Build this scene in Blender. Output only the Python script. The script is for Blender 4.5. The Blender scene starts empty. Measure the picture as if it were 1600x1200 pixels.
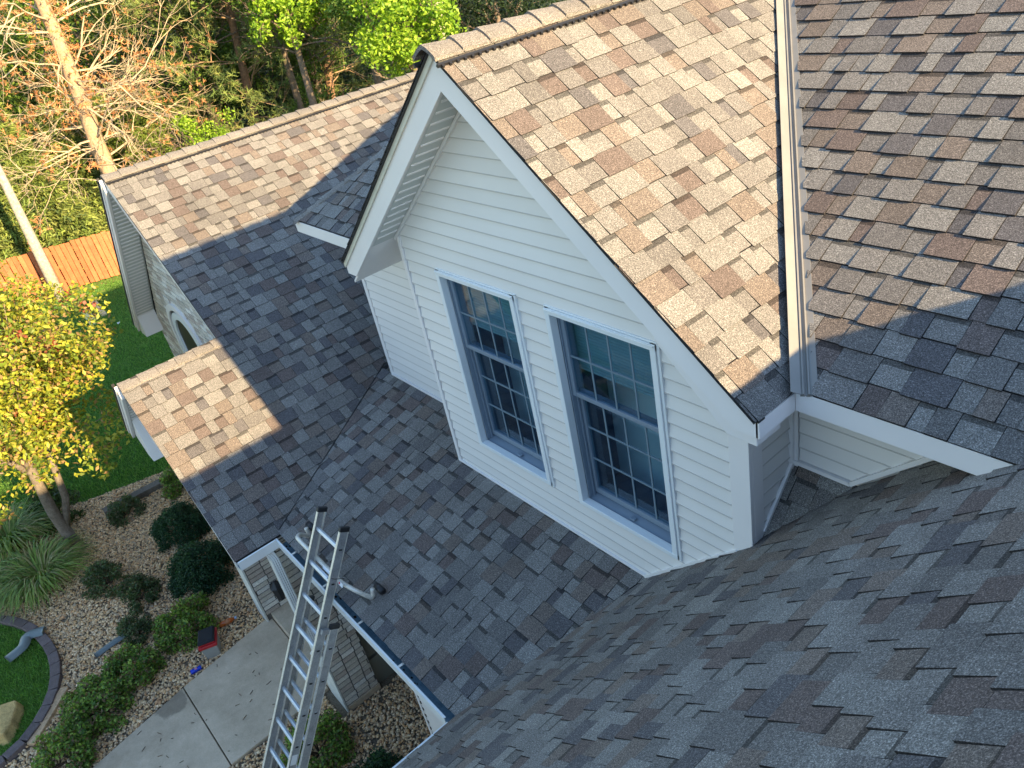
import bpy, math, random
import numpy as np
from mathutils import Vector, Matrix

random.seed(7)
rng = np.random.default_rng(7)
PI = math.pi
H0 = 7.3                                   # camera height above the ground

# ------------------------------------------------------------------ camera, sky, sun, exposure
scene = bpy.context.scene
CAM = ((0.6312, 0.7525, -0.1881), (0.2964, -0.4583, -0.8379), (-0.7167, 0.4732, -0.5124))
def _ortho():
    r = Vector(CAM[0]).normalized(); f = Vector(CAM[2]); f = (f - r * f.dot(r)).normalized(); d = f.cross(r)
    return r, d, f
CR, CD, CF = _ortho()
cam_data = bpy.data.cameras.new('camera')
cam = bpy.data.objects.new('camera', cam_data)
scene.collection.objects.link(cam)
m = Matrix.Identity(4)
for i in range(3):
    m[i][0] = CR[i]; m[i][1] = -CD[i]; m[i][2] = -CF[i]
m[2][3] = H0
cam.matrix_world = m
cam_data.sensor_width = 36.0
cam_data.lens = 36.0 * 1221.2 / 1600.0
cam_data.clip_start = 0.05; cam_data.clip_end = 500
scene.camera = cam
scene.render.resolution_x = 1024; scene.render.resolution_y = 768

SUN = Vector((1.0, 0.118, 0.380)).normalized()
world = bpy.data.worlds.new('World'); scene.world = world; world.use_nodes = True
wn = world.node_tree
sky = wn.nodes.new('ShaderNodeTexSky'); sky.sky_type = 'NISHITA'; sky.sun_disc = False
sky.sun_elevation = math.asin(SUN.z); sky.sun_rotation = math.atan2(SUN.x, SUN.y)
sky.air_density = 1.3; sky.dust_density = 0.3; sky.ozone_density = 2.6
wn.links.new(sky.outputs[0], wn.nodes['Background'].inputs[0])
wn.nodes['Background'].inputs[1].default_value = 0.13
sl = bpy.data.lights.new('sun', 'SUN'); sl.energy = 5.0; sl.angle = math.radians(0.6); sl.color = (1.0, 0.76, 0.42)
so = bpy.data.objects.new('sun', sl); scene.collection.objects.link(so)
so.rotation_euler = SUN.to_track_quat('Z', 'Y').to_euler(); so.location = (20, 3, 20)
scene.view_settings.view_transform = 'Standard'; scene.view_settings.look = 'None'
scene.view_settings.exposure = 1.78; scene.view_settings.gamma = 1.0
scene.view_settings.use_curve_mapping = False

# ------------------------------------------------------------------ helpers
def proj(p):
    v = Vector((p[0], p[1], p[2] - H0)); z = v.dot(CF)
    if z < 0.05: return None
    return 800 + 1221.2 * v.dot(CR) / z, 600 + 1221.2 * v.dot(CD) / z
def ground(u, v, z=0.0):
    d = CR * ((u - 800) / 1221.2) + CD * ((v - 600) / 1221.2) + CF
    t = (z - H0) / d.z
    return d.x * t, d.y * t
def px_area(pts):
    q = [proj(p) for p in pts]
    if any(a is None for a in q): return 0
    if not any(0 < a[0] < 1600 and 0 < a[1] < 1200 for a in q): return 0
    s = 0
    for i in range(len(q)):
        a, b = q[i], q[(i + 1) % len(q)]; s += a[0] * b[1] - a[1] * b[0]
    return abs(s) / 2
WL = {}
def empty(name, loc, label=None, cat=None, group=None, kind=None):
    o = bpy.data.objects.new(name, None); scene.collection.objects.link(o)
    o.location = loc; o.empty_display_size = 0.2; WL[o.name] = Vector(loc)
    tag(o, label, cat, group, kind); return o
def tag(o, label=None, cat=None, group=None, kind=None):
    if label: o['label'] = label
    if cat: o['category'] = cat
    if group: o['group'] = group
    if kind: o['kind'] = kind
    return o
def mesh(name, V, F, mat, parent=None, col=None, smooth=False, origin=None):
    """V in world coordinates; col: one colour per vertex (or one for all)."""
    base = WL[parent.name] if parent else Vector((0, 0, 0))
    org = Vector(origin) if origin is not None else base
    V = np.asarray(V, dtype=np.float64).reshape(-1, 3) - np.array(org)
    me = bpy.data.meshes.new(name)
    if isinstance(F, np.ndarray):
        n, k = F.shape
        me.vertices.add(len(V)); me.vertices.foreach_set('co', V.astype(np.float32).ravel())
        me.loops.add(n * k); me.loops.foreach_set('vertex_index', F.astype(np.int32).ravel())
        me.polygons.add(n); me.polygons.foreach_set('loop_start', np.arange(0, n * k, k, dtype=np.int32))
        me.polygons.foreach_set('loop_total', np.full(n, k, dtype=np.int32))
        me.update(calc_edges=True)
    else:
        me.from_pydata([tuple(v) for v in V], [], F)
    if col is not None:
        c = np.asarray(col, dtype=np.float32)
        if c.ndim == 1: c = np.tile(c, (len(V), 1))
        if c.shape[1] == 3: c = np.hstack([c, np.ones((len(c), 1), np.float32)])
        a = me.color_attributes.new('Col', 'FLOAT_COLOR', 'POINT'); a.data.foreach_set('color', c.ravel())
    if mat: me.materials.append(mat)
    if smooth: me.polygons.foreach_set('use_smooth', np.ones(len(me.polygons), dtype=bool))
    me.update()
    o = bpy.data.objects.new(name, me); scene.collection.objects.link(o)
    if parent: o.parent = parent
    o.location = org - base
    WL[o.name] = org.copy()
    return o
class MB:
    def __init__(s): s.V = []; s.F = []; s.C = []
    def add(s, V, F, c=None):
        n = len(s.V); s.V += [tuple(v) for v in V]; s.F += [tuple(i + n for i in f) for f in F]
        if c is not None: s.C += [tuple(c)] * len(V)
        return s
    def box(s, a, b, c=None):
        x0, y0, z0 = a; x1, y1, z1 = b
        return s.add([(x0,y0,z0),(x1,y0,z0),(x1,y1,z0),(x0,y1,z0),(x0,y0,z1),(x1,y0,z1),(x1,y1,z1),(x0,y1,z1)],
              [(0,3,2,1),(4,5,6,7),(0,1,5,4),(1,2,6,5),(2,3,7,6),(3,0,4,7)], c)
    def obox(s, cen, ax, ay, az, c=None):
        """box with centre and three half-axis vectors"""
        cen, ax, ay, az = Vector(cen), Vector(ax), Vector(ay), Vector(az)
        P = [cen + ax * i + ay * j + az * k for k in (-1, 1) for j, i in ((-1, -1), (-1, 1), (1, 1), (1, -1))]
        return s.add(P, [(0,3,2,1),(4,5,6,7),(0,1,5,4),(1,2,6,5),(2,3,7,6),(3,0,4,7)], c)
    def prism(s, poly, d, c=None):
        """extrude a planar polygon (3D points) by vector d"""
        n = len(poly); d = Vector(d); P = [Vector(p) for p in poly]
        V = P + [p + d for p in P]
        F = [tuple(range(n)), tuple(range(2 * n - 1, n - 1, -1))] + [(i, i + n, (i + 1) % n + n, (i + 1) % n) for i in range(n)]
        return s.add(V, F, c)
    def tube(s, pts, rad, k=6, c=None, caps=True):
        pts = [Vector(p) for p in pts]; V = []; F = []
        if not hasattr(rad, '__len__'): rad = [rad] * len(pts)
        prev = None
        for i, p in enumerate(pts):
            d = (pts[min(i + 1, len(pts) - 1)] - pts[max(i - 1, 0)]).normalized()
            if prev is None: a = d.orthogonal().normalized()
            else: a = (prev - d * prev.dot(d)).normalized()
            prev = a; b = d.cross(a)
            for j in range(k):
                t = 2 * PI * j / k; V.append(p + (a * math.cos(t) + b * math.sin(t)) * rad[i])
        for i in range(len(pts) - 1):
            for j in range(k):
                F.append((i*k+j, i*k+(j+1)%k, (i+1)*k+(j+1)%k, (i+1)*k+j))
        if caps: F.append(tuple(range(k - 1, -1, -1))); F.append(tuple(range((len(pts)-1)*k, len(pts)*k)))
        return s.add(V, F, c)
    def build(s, name, mat, parent=None, smooth=False, origin=None, bevel=0):
        o = mesh(name, s.V, s.F, mat, parent, s.C if s.C else None, smooth, origin)
        if bevel:
            b = o.modifiers.new('bevel', 'BEVEL'); b.width = bevel; b.segments = 2; b.limit_method = 'ANGLE'
        return o
def box(name, a, b, mat, parent=None, bevel=0, **k):
    return MB().box(a, b).build(name, mat, parent, bevel=bevel, **k)

def clip(poly, conv):
    """clip polygon by a convex CCW polygon (2D)"""
    out = poly
    for i in range(len(conv)):
        ax, ay = conv[i]; bx, by = conv[(i + 1) % len(conv)]
        ex, ey = bx - ax, by - ay
        src = out; out = []
        if not src: return []
        for j in range(len(src)):
            p = src[j]; q = src[(j + 1) % len(src)]
            sp = ex * (p[1] - ay) - ey * (p[0] - ax); sq = ex * (q[1] - ay) - ey * (q[0] - ax)
            if sp >= 0: out.append(p)
            if (sp >= 0) != (sq >= 0):
                t = sp / (sp - sq); out.append((p[0] + t * (q[0] - p[0]), p[1] + t * (q[1] - p[1])))
    r = []
    for p in out:
        if not r or abs(p[0] - r[-1][0]) + abs(p[1] - r[-1][1]) > 1e-5: r.append(p)
    if len(r) > 2 and abs(r[0][0] - r[-1][0]) + abs(r[0][1] - r[-1][1]) < 1e-5: r.pop()
    if len(r) < 3: return []
    s = sum(r[i][0] * r[(i+1)%len(r)][1] - r[i][1] * r[(i+1)%len(r)][0] for i in range(len(r))) / 2
    return r if s > 2e-4 else []
def ccw(p):
    s = sum(p[i][0] * p[(i+1)%len(p)][1] - p[i][1] * p[(i+1)%len(p)][0] for i in range(len(p)))
    return p if s > 0 else p[::-1]

# ------------------------------------------------------------------ materials
def nt(name):
    mt = bpy.data.materials.new(name); mt.use_nodes = True
    return mt, mt.node_tree, mt.node_tree.nodes['Principled BSDF']
def node(t, ty, **k):
    n = t.nodes.new(ty)
    for a, b in k.items():
        if a.startswith('i_'): n.inputs[a[2:].replace('_', ' ')].default_value = b
        else: setattr(n, a, b)
    return n
def noise(t, scale, detail=2, rough=.6, coord='Object', stretch=None):
    tc = t.nodes.new('ShaderNodeTexCoord'); n = t.nodes.new('ShaderNodeTexNoise')
    n.inputs['Scale'].default_value = scale; n.inputs['Detail'].default_value = detail; n.inputs['Roughness'].default_value = rough
    if stretch:
        mp = t.nodes.new('ShaderNodeMapping'); mp.inputs['Scale'].default_value = stretch
        t.links.new(tc.outputs[coord], mp.inputs[0]); t.links.new(mp.outputs[0], n.inputs['Vector'])
    else: t.links.new(tc.outputs[coord], n.inputs['Vector'])
    return n
def ramp(t, src, stops):
    r = t.nodes.new('ShaderNodeValToRGB'); e = r.color_ramp.elements
    while len(e) < len(stops): e.new(.5)
    for el, (p, c) in zip(e, stops):
        el.position = p; el.color = (c, c, c, 1) if not hasattr(c, '__len__') else (*c, 1)
    t.links.new(src, r.inputs[0]); return r
def mul(t, a, b, fac=1.0, mode='MULTIPLY'):
    m_ = t.nodes.new('ShaderNodeMix'); m_.data_type = 'RGBA'; m_.blend_type = mode; m_.inputs[0].default_value = fac
    for s_, i in ((a, 6), (b, 7)):
        if isinstance(s_, tuple): m_.inputs[i].default_value = (*s_, 1)
        else: t.links.new(s_, m_.inputs[i])
    return m_.outputs[2]
def bump(t, b, src, dist, strength=1):
    n = t.nodes.new('ShaderNodeBump'); n.inputs['Distance'].default_value = dist; n.inputs['Strength'].default_value = strength
    t.links.new(src, n.inputs['Height']); t.links.new(n.outputs[0], b.inputs['Normal'])
def col_attr(t):
    a = t.nodes.new('ShaderNodeAttribute'); a.attribute_name = 'Col'; return a.outputs['Color']
def simple(name, c, rough=.6, metal=0, var=.12, scale=6, bmp=0, spec=None, fine=0):
    mt, t, b = nt(name)
    n = noise(t, scale, 4); r = ramp(t, n.outputs[0], ((.25, 1 - var), (.75, 1 + var)))
    s_ = mul(t, tuple(c), r.outputs[0])
    if fine:
        n2 = noise(t, fine, 2); r2 = ramp(t, n2.outputs[0], ((.3, .82), (.7, 1.15))); s_ = mul(t, s_, r2.outputs[0])
    t.links.new(s_, b.inputs['Base Color']); b.inputs['Roughness'].default_value = rough; b.inputs['Metallic'].default_value = metal
    if spec is not None: b.inputs['Specular IOR Level'].default_value = spec
    if bmp: bump(t, b, (noise(t, fine or scale * 8, 3)).outputs[0], bmp)
    return mt
def colored(name, rough=.8, var=.15, scale=30, bmp=0, spec=.3, fine=None):
    mt, t, b = nt(name); s_ = col_attr(t)
    n = noise(t, scale, 3); r = ramp(t, n.outputs[0], ((.25, 1 - var), (.75, 1 + var))); s_ = mul(t, s_, r.outputs[0])
    if fine:
        n2 = noise(t, fine, 2); r2 = ramp(t, n2.outputs[0], ((.3, .8), (.7, 1.2))); s_ = mul(t, s_, r2.outputs[0])
    t.links.new(s_, b.inputs['Base Color']); b.inputs['Roughness'].default_value = rough; b.inputs['Specular IOR Level'].default_value = spec
    if bmp: bump(t, b, (noise(t, fine or scale * 3, 3)).outputs[0], bmp)
    return mt
def shingle_mat():
    mt, t, b = nt('shingle_granules'); s_ = col_attr(t)
    n1 = noise(t, 170, 4, .9); r1 = ramp(t, n1.outputs[0], ((.30, .10), (.45, .66), (.55, 1.10), (.68, 3.3)))
    n2 = noise(t, 70, 2, .6); r2 = ramp(t, n2.outputs[0], ((.3, .84), (.7, 1.14)))
    n3 = noise(t, 1.1, 3, .6); r3 = ramp(t, n3.outputs[0], ((.3, .86), (.7, 1.13)))
    s_ = mul(t, mul(t, mul(t, s_, r1.outputs[0]), r2.outputs[0]), r3.outputs[0])
    t.links.new(s_, b.inputs['Base Color']); b.inputs['Roughness'].default_value = .92; b.inputs['Specular IOR Level'].default_value = .25
    bump(t, b, n1.outputs[0], .002, .6)
    return mt
def foliage_mat(name, tr=.35, rough=.5):
    mt, t, b = nt(name); s_ = col_attr(t)
    b.inputs['Roughness'].default_value = rough; b.inputs['Specular IOR Level'].default_value = .35
    t.links.new(s_, b.inputs['Base Color'])
    tl = t.nodes.new('ShaderNodeBsdfTranslucent'); mx = t.nodes.new('ShaderNodeMixShader'); mx.inputs[0].default_value = tr
    g = mul(t, s_, (1.25, 1.35, .6)); t.links.new(g, tl.inputs[0])
    t.links.new(b.outputs[0], mx.inputs[1]); t.links.new(tl.outputs[0], mx.inputs[2])
    t.links.new(mx.outputs[0], t.nodes['Material Output'].inputs[0])
    return mt
def glass_mat():
    mt, t, b = nt('window_glass')
    b.inputs['Base Color'].default_value = (.02, .03, .04, 1)
    gl = t.nodes.new('ShaderNodeBsdfGlossy'); gl.inputs['Roughness'].default_value = .02; gl.inputs[0].default_value = (.9, .95, 1, 1)
    tp = t.nodes.new('ShaderNodeBsdfTransparent'); tp.inputs[0].default_value = (.72, .86, .92, 1)
    lw = t.nodes.new('ShaderNodeLayerWeight'); lw.inputs[0].default_value = .5
    pw = t.nodes.new('ShaderNodeMath'); pw.operation = 'POWER'; pw.inputs[1].default_value = 4; t.links.new(lw.outputs['Facing'], pw.inputs[0])
    fr = t.nodes.new('ShaderNodeMath'); fr.operation = 'MULTIPLY_ADD'; fr.inputs[1].default_value = .6; fr.inputs[2].default_value = .035; t.links.new(pw.outputs[0], fr.inputs[0])
    mx = t.nodes.new('ShaderNodeMixShader'); t.links.new(fr.outputs[0], mx.inputs[0]); t.links.new(tp.outputs[0], mx.inputs[1]); t.links.new(gl.outputs[0], mx.inputs[2])
    t.links.new(mx.outputs[0], t.nodes['Material Output'].inputs[0]); return mt
def concrete_mat():
    mt, t, b = nt('concrete')
    n = noise(t, 1.9, 9, .78); r = ramp(t, n.outputs[0], ((.32, (.42, .325, .225)), (.68, (.66, .525, .385))))
    n2 = noise(t, 160, 3, .7); r2 = ramp(t, n2.outputs[0], ((.3, .8), (.7, 1.15)))
    s_ = mul(t, r.outputs[0], r2.outputs[0])
    # one darker damp patch with an uneven edge, at its own place on the slab
    tc = t.nodes.new('ShaderNodeTexCoord'); mp = t.nodes.new('ShaderNodeMapping'); mp.inputs['Location'].default_value = (.60, .40, 0)
    t.links.new(tc.outputs['Object'], mp.inputs[0])
    n3 = noise(t, 4.5, 4, .6); vm = t.nodes.new('ShaderNodeVectorMath'); vm.operation = 'MULTIPLY_ADD'; vm.inputs[1].default_value = (.3, .3, 0)
    t.links.new(n3.outputs['Color'], vm.inputs[0]); t.links.new(mp.outputs[0], vm.inputs[2])
    ln = t.nodes.new('ShaderNodeVectorMath'); ln.operation = 'LENGTH'
    sb = t.nodes.new('ShaderNodeVectorMath'); sb.operation = 'SUBTRACT'; sb.inputs[1].default_value = (.15, .15, 0)
    t.links.new(vm.outputs[0], sb.inputs[0]); t.links.new(sb.outputs[0], ln.inputs[0])
    r3 = ramp(t, ln.outputs['Value'], ((.20, .58), (.235, 1.0)))
    s_ = mul(t, s_, r3.outputs[0])
    t.links.new(s_, b.inputs['Base Color']); b.inputs['Roughness'].default_value = .9
    bump(t, b, n2.outputs[0], .003, .5); return mt
def ground_mat(name, a, c, s1=3, s2=60):
    mt, t, b = nt(name)
    n = noise(t, s1, 5, .7); r = ramp(t, n.outputs[0], ((.3, a), (.7, c)))
    n2 = noise(t, s2, 4, .7); r2 = ramp(t, n2.outputs[0], ((.25, .55), (.75, 1.4)))
    t.links.new(mul(t, r.outputs[0], r2.outputs[0]), b.inputs['Base Color']); b.inputs['Roughness'].default_value = 1
    b.inputs['Specular IOR Level'].default_value = .1
    bump(t, b, n2.outputs[0], .02); return mt

M = {}
M['shingle'] = shingle_mat()
M['deck'] = simple('roof_felt', (.05, .05, .05), .95)
M['siding'] = simple('vinyl_siding', (.72, .69, .66), .45, var=.035, scale=1.5, spec=.35)
M['board'] = colored('vinyl_board', .45, .035, 1.5, 0, .35)
M['trim'] = simple('white_trim', (.78, .74, .72), .38, var=.04, scale=2, spec=.4)
M['frame'] = simple('window_vinyl', (.74, .76, .77), .35, var=.03)
M['sash'] = simple('window_sash_vinyl', (.19, .24, .30), .35, var=.04)
M['grille'] = simple('grille_vinyl', (.15, .21, .26), .4, var=.03)
M['soffit'] = simple('soffit_panel', (.55, .56, .53), .5, var=.03)
M['glass'] = glass_mat()
M['blind'] = simple('window_blind', (.26, .33, .34), .8, var=.08, scale=3)
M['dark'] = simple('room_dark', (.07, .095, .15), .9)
M['gutter'] = simple('gutter_painted', (.17, .28, .35), .35, metal=.2, var=.35, scale=9, fine=50)
M['gutter_white'] = simple('gutter_outside', (.74, .74, .72), .4, var=.04)
M['flash'] = simple('valley_metal', (.235, .22, .20), .5, metal=.1, var=.12, scale=5)
M['black'] = simple('black_plastic', (.015, .015, .017), .5)
M['brick'] = colored('painted_brick', .9, .14, 22, .006, .2, fine=90)
M['mortar'] = simple('mortar', (.11, .10, .09), .95, var=.15, scale=20, fine=120)
M['stone_white'] = simple('rendered_edge', (.60, .59, .55), .85, var=.15, scale=8, fine=60)
M['beige'] = simple('foundation_paint', (.21, .205, .165), .75, var=.10, scale=2)
M['concrete'] = concrete_mat()
M['alu'] = simple('ladder_aluminium', (.72, .67, .58), .42, metal=.35, var=.14, scale=14, fine=90)
M['alu_web'] = simple('ladder_rail_web', (.36, .355, .35), .45, metal=.3, var=.2, scale=12, fine=90)
M['alu2'] = simple('ladder_rung_aluminium', (.72, .76, .82), .35, metal=.35, var=.08, scale=14)
M['leaf'] = foliage_mat('leaf')
M['needle'] = foliage_mat('needle', .15, .7)
M['wood'] = colored('cedar_board', .85, .2, 5, .003, .2, fine=40)
M['bark'] = colored('bark', .95, .35, 14, .01, .1, fine=60)
M['pebble'] = colored('river_pebble', .8, .18, 30, .003, .35, fine=140)
M['lawn'] = ground_mat('lawn_soil', (.05, .12, .02), (.085, .17, .03), 1.2, 40)
M['bed'] = ground_mat('bed_soil', (.14, .11, .08), (.26, .21, .15), 3, 50)
M['earth'] = ground_mat('woodland_floor', (.03, .04, .015), (.07, .08, .03), .5, 12)
M['grass'] = foliage_mat('grass_blade', .3, .6)

# ------------------------------------------------------------------ the ground
def sheet(name, pts, z, mat, kind='structure', thick=None):
    mb = MB()
    P = [(x, y, z) for x, y in pts]
    if thick: mb.prism([(x, y, z - thick) for x, y in ccw(pts)], (0, 0, thick))
    else: mb.add(P, [tuple(range(len(P)))])
    o = mb.build(name, mat); o['kind'] = kind; return o
g = sheet('ground', [(-260, -200), (120, -200), (120, 260), (-260, 260)], -.012, M['earth'])
g['label'] = 'dark woodland floor and soil round the house'
lawn = sheet('lawn', [(-26.6, -14), (-13.85, -14), (-14.6, -3), (-14.9, -1.4), (-13.9, -.12), (-13.45, 1.4), (-13.3, 2.6), (-13.3, 14), (-24.2, 14), (-26.5, 3)], -.008, M['lawn'])
lawn['label'] = 'shaded mown lawn between the house and the cedar fence'
bed = sheet('gravel_bed', [(-14.6, -3), (-14.9, -1.4), (-13.9, -.12), (-13.45, 1.4), (-13.3, 2.6), (-8.6, 2.6), (-8.6, 4.2), (-3, 4.2), (-3, -6), (-13.9, -6)], -.004, M['bed'])
bed['label'] = 'planting bed of soil under the river pebbles'

# walkway of concrete slabs
walk = empty('walkway', (-7.6, 0, 0), 'grey concrete walkway leading to the brick porch', None, kind='structure')
def slab(name, pts, z1, th):
    return MB().prism([(x, y, z1 - th) for x, y in ccw(pts)], (0, 0, th)).build(name, M['concrete'], walk, bevel=.008)
slab('slab', [(-8.52, 1.08), (-8.30, -.20), (-6.80, -.17), (-6.86, 1.08)], .045, .05)
slab('slab', [(-8.295, -.212), (-8.02, -1.40), (-6.72, -1.40), (-6.79, -.182)], .045, .05)
slab('slab', [(-8.015, -1.412), (-7.7, -3.4), (-6.6, -3.4), (-6.715, -1.412)], .045, .05)
st = MB().box((-8.75, 1.09, 0), (-6.62, 3.2, .14)).build('porch_slab', M['concrete'], walk, bevel=.01)

# ------------------------------------------------------------------ the house
HL = Vector((-5, 4, 0))
house = empty('house', HL, 'two storey house with pale siding dormer, brick gable wing and mottled shingle roofs', 'house')
PIECES = {}
def queue(kind, parent, V, F, mat, cols, area):
    PIECES.setdefault(kind, []).append((area, parent, V, F, mat, cols))
def flush(kind, limit=290, stuff=None):
    L = sorted(PIECES.get(kind, []), key=lambda a: -a[0]); rest = {}
    for i, (ar, par, V, F, mat, cols) in enumerate(L):
        if i < limit and ar > 20: mesh(kind, V, F, mat, par, cols)
        else: rest.setdefault((par.name, mat.name), []).append((par, V, F, mat, cols))
    for k, lst in rest.items():
        V = []; F = []; C = []
        for par, v, f, mat, c in lst:
            n = len(V); V += v; F += [tuple(a + n for a in ff) for ff in f]; C += c if c else []
        o = mesh(stuff or kind, V, F, lst[0][3], lst[0][0], C or None); o['kind'] = 'stuff'

def Z(z): return z + H0
# roof parameters (plan x,y ; height z relative to camera)
KU = .961
YE = 2.85 * KU
ZE = -2.243 * KU     # eave height of upper roof and dormer
DX, DZ = -3.92 * KU, -0.57 * KU  # dormer ridge
TD, TM = .82, .56
ZL = -4.59             # eave height of lower roofs
TP, TR, TW = .303, .94, .70
XW = -6.35             # wing eave
XRID = .085
ZR0 = -4.157
def zM(y): return ZE + TM * (y - YE)
def zD(x): return DZ - TD * abs(x - DX)
def zP(y): return -4.137 + TP * (y - 2.702)
def zW(x): return ZL + TW * (XW - x)

PAL = [((.196, .182, .166), 5), ((.172, .158, .145), 5.4), ((.146, .133, .123), 3.8), ((.104, .095, .095), 2.0), ((.124, .096, .085), 2.2), ((.154, .125, .106), 2.8)]
LAST = [None]
def pick():
    for _ in range(3):
        r = random.random() * sum(w for _, w in PAL)
        for c, w in PAL:
            r -= w
            if r <= 0: break
        if c is not LAST[0]: break
    LAST[0] = c
    k = random.uniform(.93, 1.07)
    return tuple(v * k for v in c)
def piece(pl, polys, o0, o1, b0, b1, cols, kind, parent, mat):
    """closed slab pieces on plane pl=(origin, a_dir, b_dir, normal); offset o0 at b0 falling to o1 at b1"""
    O, A, B, N = pl; V = []; F = []; C = []; ar = 0
    for poly, col in zip(polys, cols):
        n = len(poly); s = len(V)
        for a, b in poly:
            t = (b - b0) / (b1 - b0); off = o0 + (o1 - o0) * t
            V.append(tuple(O + A * a + B * b + N * off))
        V += V[s:s + n]
        for a, b in poly: V.append(tuple(O + A * a + B * b - N * .002))
        F.append(tuple(range(s, s + n))); 
        for i in range(n): F.append((s + n + i, s + 2 * n + i, s + 2 * n + (i + 1) % n, s + n + (i + 1) % n))
        C += [col] * n + [(.035, .031, .030)] * (2 * n); ar += px_area(V[s:s + n])
    queue(kind, parent, V, F, mat, C, ar)
def roof(parent, O, A, B, regions, th=.011, e0=0, seed=1, exp=.143, rlim=None):
    """laminated shingles in courses over convex regions given in plan-plane coordinates (a along course, b up the slope)"""
    rs = random.Random(seed)
    O, A, B = Vector(O), Vector(A).normalized(), Vector(B).normalized(); N = A.cross(B)
    if N.z < 0: N = -N
    pl = (O, A, B, N)
    flip = A.cross(B).z < 0
    b_lo = min(b for r in regions for _, b in r); b_hi = max(b for r in regions for _, b in r)
    rows = int(math.ceil((b_hi - b_lo) / exp))
    for r in range(rows):
        b0 = b_lo + r * exp; b1 = b0 + exp
        band = [(-99, b0), (99, b0), (99, b1), (-99, b1)]
        segs = []
        for R in regions:
            q = clip(band, R)
            if q: segs.append(q)
        if not segs: continue
        lo = min(p[0] for s in segs for p in s); hi = max(p[0] for s in segs for p in s)
        a = lo - rs.random() * .3; tooth = rs.random() < .5; prevc = pick()
        while a < hi:
            w = rs.choice((.09, .12, .14, .17, .20)) if tooth else rs.choice((.07, .10, .13, .15))
            w *= rs.uniform(.9, 1.1)
            c = pick()
            prevc = c
            jb = rs.uniform(-.004, .004) if tooth else rs.uniform(-.002, .006)
            h0 = th if tooth else th * .52
            main = [(a, b0 - (.006 if tooth else 0) + jb), (a + w, b0 - (.006 if tooth else 0) + jb), (a + w, b1), (a, b1)]
            parts = []; cols = []
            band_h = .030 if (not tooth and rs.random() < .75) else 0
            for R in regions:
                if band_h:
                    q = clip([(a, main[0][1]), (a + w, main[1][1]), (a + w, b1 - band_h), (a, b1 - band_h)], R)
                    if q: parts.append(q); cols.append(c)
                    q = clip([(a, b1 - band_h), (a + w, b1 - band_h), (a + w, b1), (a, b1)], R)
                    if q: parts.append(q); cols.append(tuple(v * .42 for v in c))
                else:
                    q = clip(main, R)
                    if q: parts.append(q); cols.append(c)
            if parts:
                if flip: parts = [p[::-1] for p in parts]
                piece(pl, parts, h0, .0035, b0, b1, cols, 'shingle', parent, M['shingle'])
            a += w + .0030; tooth = not tooth
def P3(x, y, z): return Vector((x, y, Z(z)))
def deck(name, poly, dn, parent=house, mat=None):
    """roof slope board: polygon of 3D points, thickness dn down"""
    return MB().prism([tuple(p - Vector((0, 0, .014))) for p in poly], (0, 0, -dn)).build(name, mat or M['deck'], parent)
def slope_roof(label, O, A, B, poly3, th, seed, dn=.05, regions3=None, trim=None):
    part = deck('roof', poly3, dn); part['label'] = label
    O, A, B = Vector(O), Vector(A).normalized(), Vector(B).normalized()
    regs = []
    for R in (regions3 or [poly3]):
        regs.append(ccw([((p - O).dot(A), (p - O).dot(B)) for p in R]))
    roof(part, O, A, B, regs, th, seed=seed)
    return part
# dormer right slope
Yf = 2.52 * KU
DR = -1.87 * KU
dRe = [P3(DR, Yf, zD(DR)), P3(DR, YE - .02, zD(DR)), P3(DX, 5.82 * KU, DZ), P3(DX, Yf, DZ)]
dr = slope_roof('sunlit right slope of the dormer roof', dRe[0], (0, 1, 0), (-1, 0, TD), dRe, .010, 11, dn=.004,
    regions3=[[P3(DR + .01, Yf, zD(DR + .01)), P3(DR + .0, YE - .02, zD(DR + .0)), P3(DX, 5.80 * KU, DZ), P3(DX, Yf, DZ)],
              [P3(DR + .01, Yf, zD(DR + .01)), P3(DR + .01, YE - .10, zD(DR + .01)), P3(DR + .0, YE - .02, zD(DR + .0))]])
dLe = [P3(2 * DX - DR, Yf, zD(DR)), P3(DX, Yf, DZ), P3(DX, 5.82 * KU, DZ), P3(2 * DX - DR, YE - .02, zD(DR))]
slope_roof('left slope of the dormer roof', dLe[0], (0, 1, 0), (1, 0, TD), dLe, .010, 12, dn=.004)
# main upper roof front slope
HX = -7.557 * KU; YR = 7.9 * KU
hk = .68
mEnd = 5.0
mpoly = [P3(HX, YE, ZE), P3(mEnd, YE, ZE), P3(mEnd, YR, zM(YR)), P3(HX + hk * (YR - YE), YR, zM(YR))]
mpoly = [P3(HX, YE, ZE), P3(2 * DX - DR, YE, ZE), P3(DX, 5.82 * KU, zM(5.82 * KU)), P3(DR, YE, ZE)] + mpoly[1:]
mr = slope_roof('front slope of the main upper roof', P3(HX, YE, ZE), (1, 0, 0), (0, 1, TM), mpoly, .0155, 21,
    regions3=[[P3(HX, YE, ZE), P3(2 * DX - DR + .01, YE, ZE), P3(DX - .04, 5.84 * KU, zM(5.84 * KU)), P3(DX - .04, YR, zM(YR)), P3(HX + hk * (YR - YE), YR, zM(YR))],
              [P3(DR + .105, YE - .01, ZE - .0056), P3(-1.0, YE - .01, ZE - .0056), P3(-1.0, YR, zM(YR)), P3(DX + .04, YR, zM(YR)), P3(DX + .04, 5.9 * KU, zM(5.9 * KU))],
              [P3(-1.0, YE - .01, ZE - .0056), P3(mEnd, YE - .01, ZE - .0056), P3(mEnd, YR, zM(YR)), P3(-1.0, YR, zM(YR))]])
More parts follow.
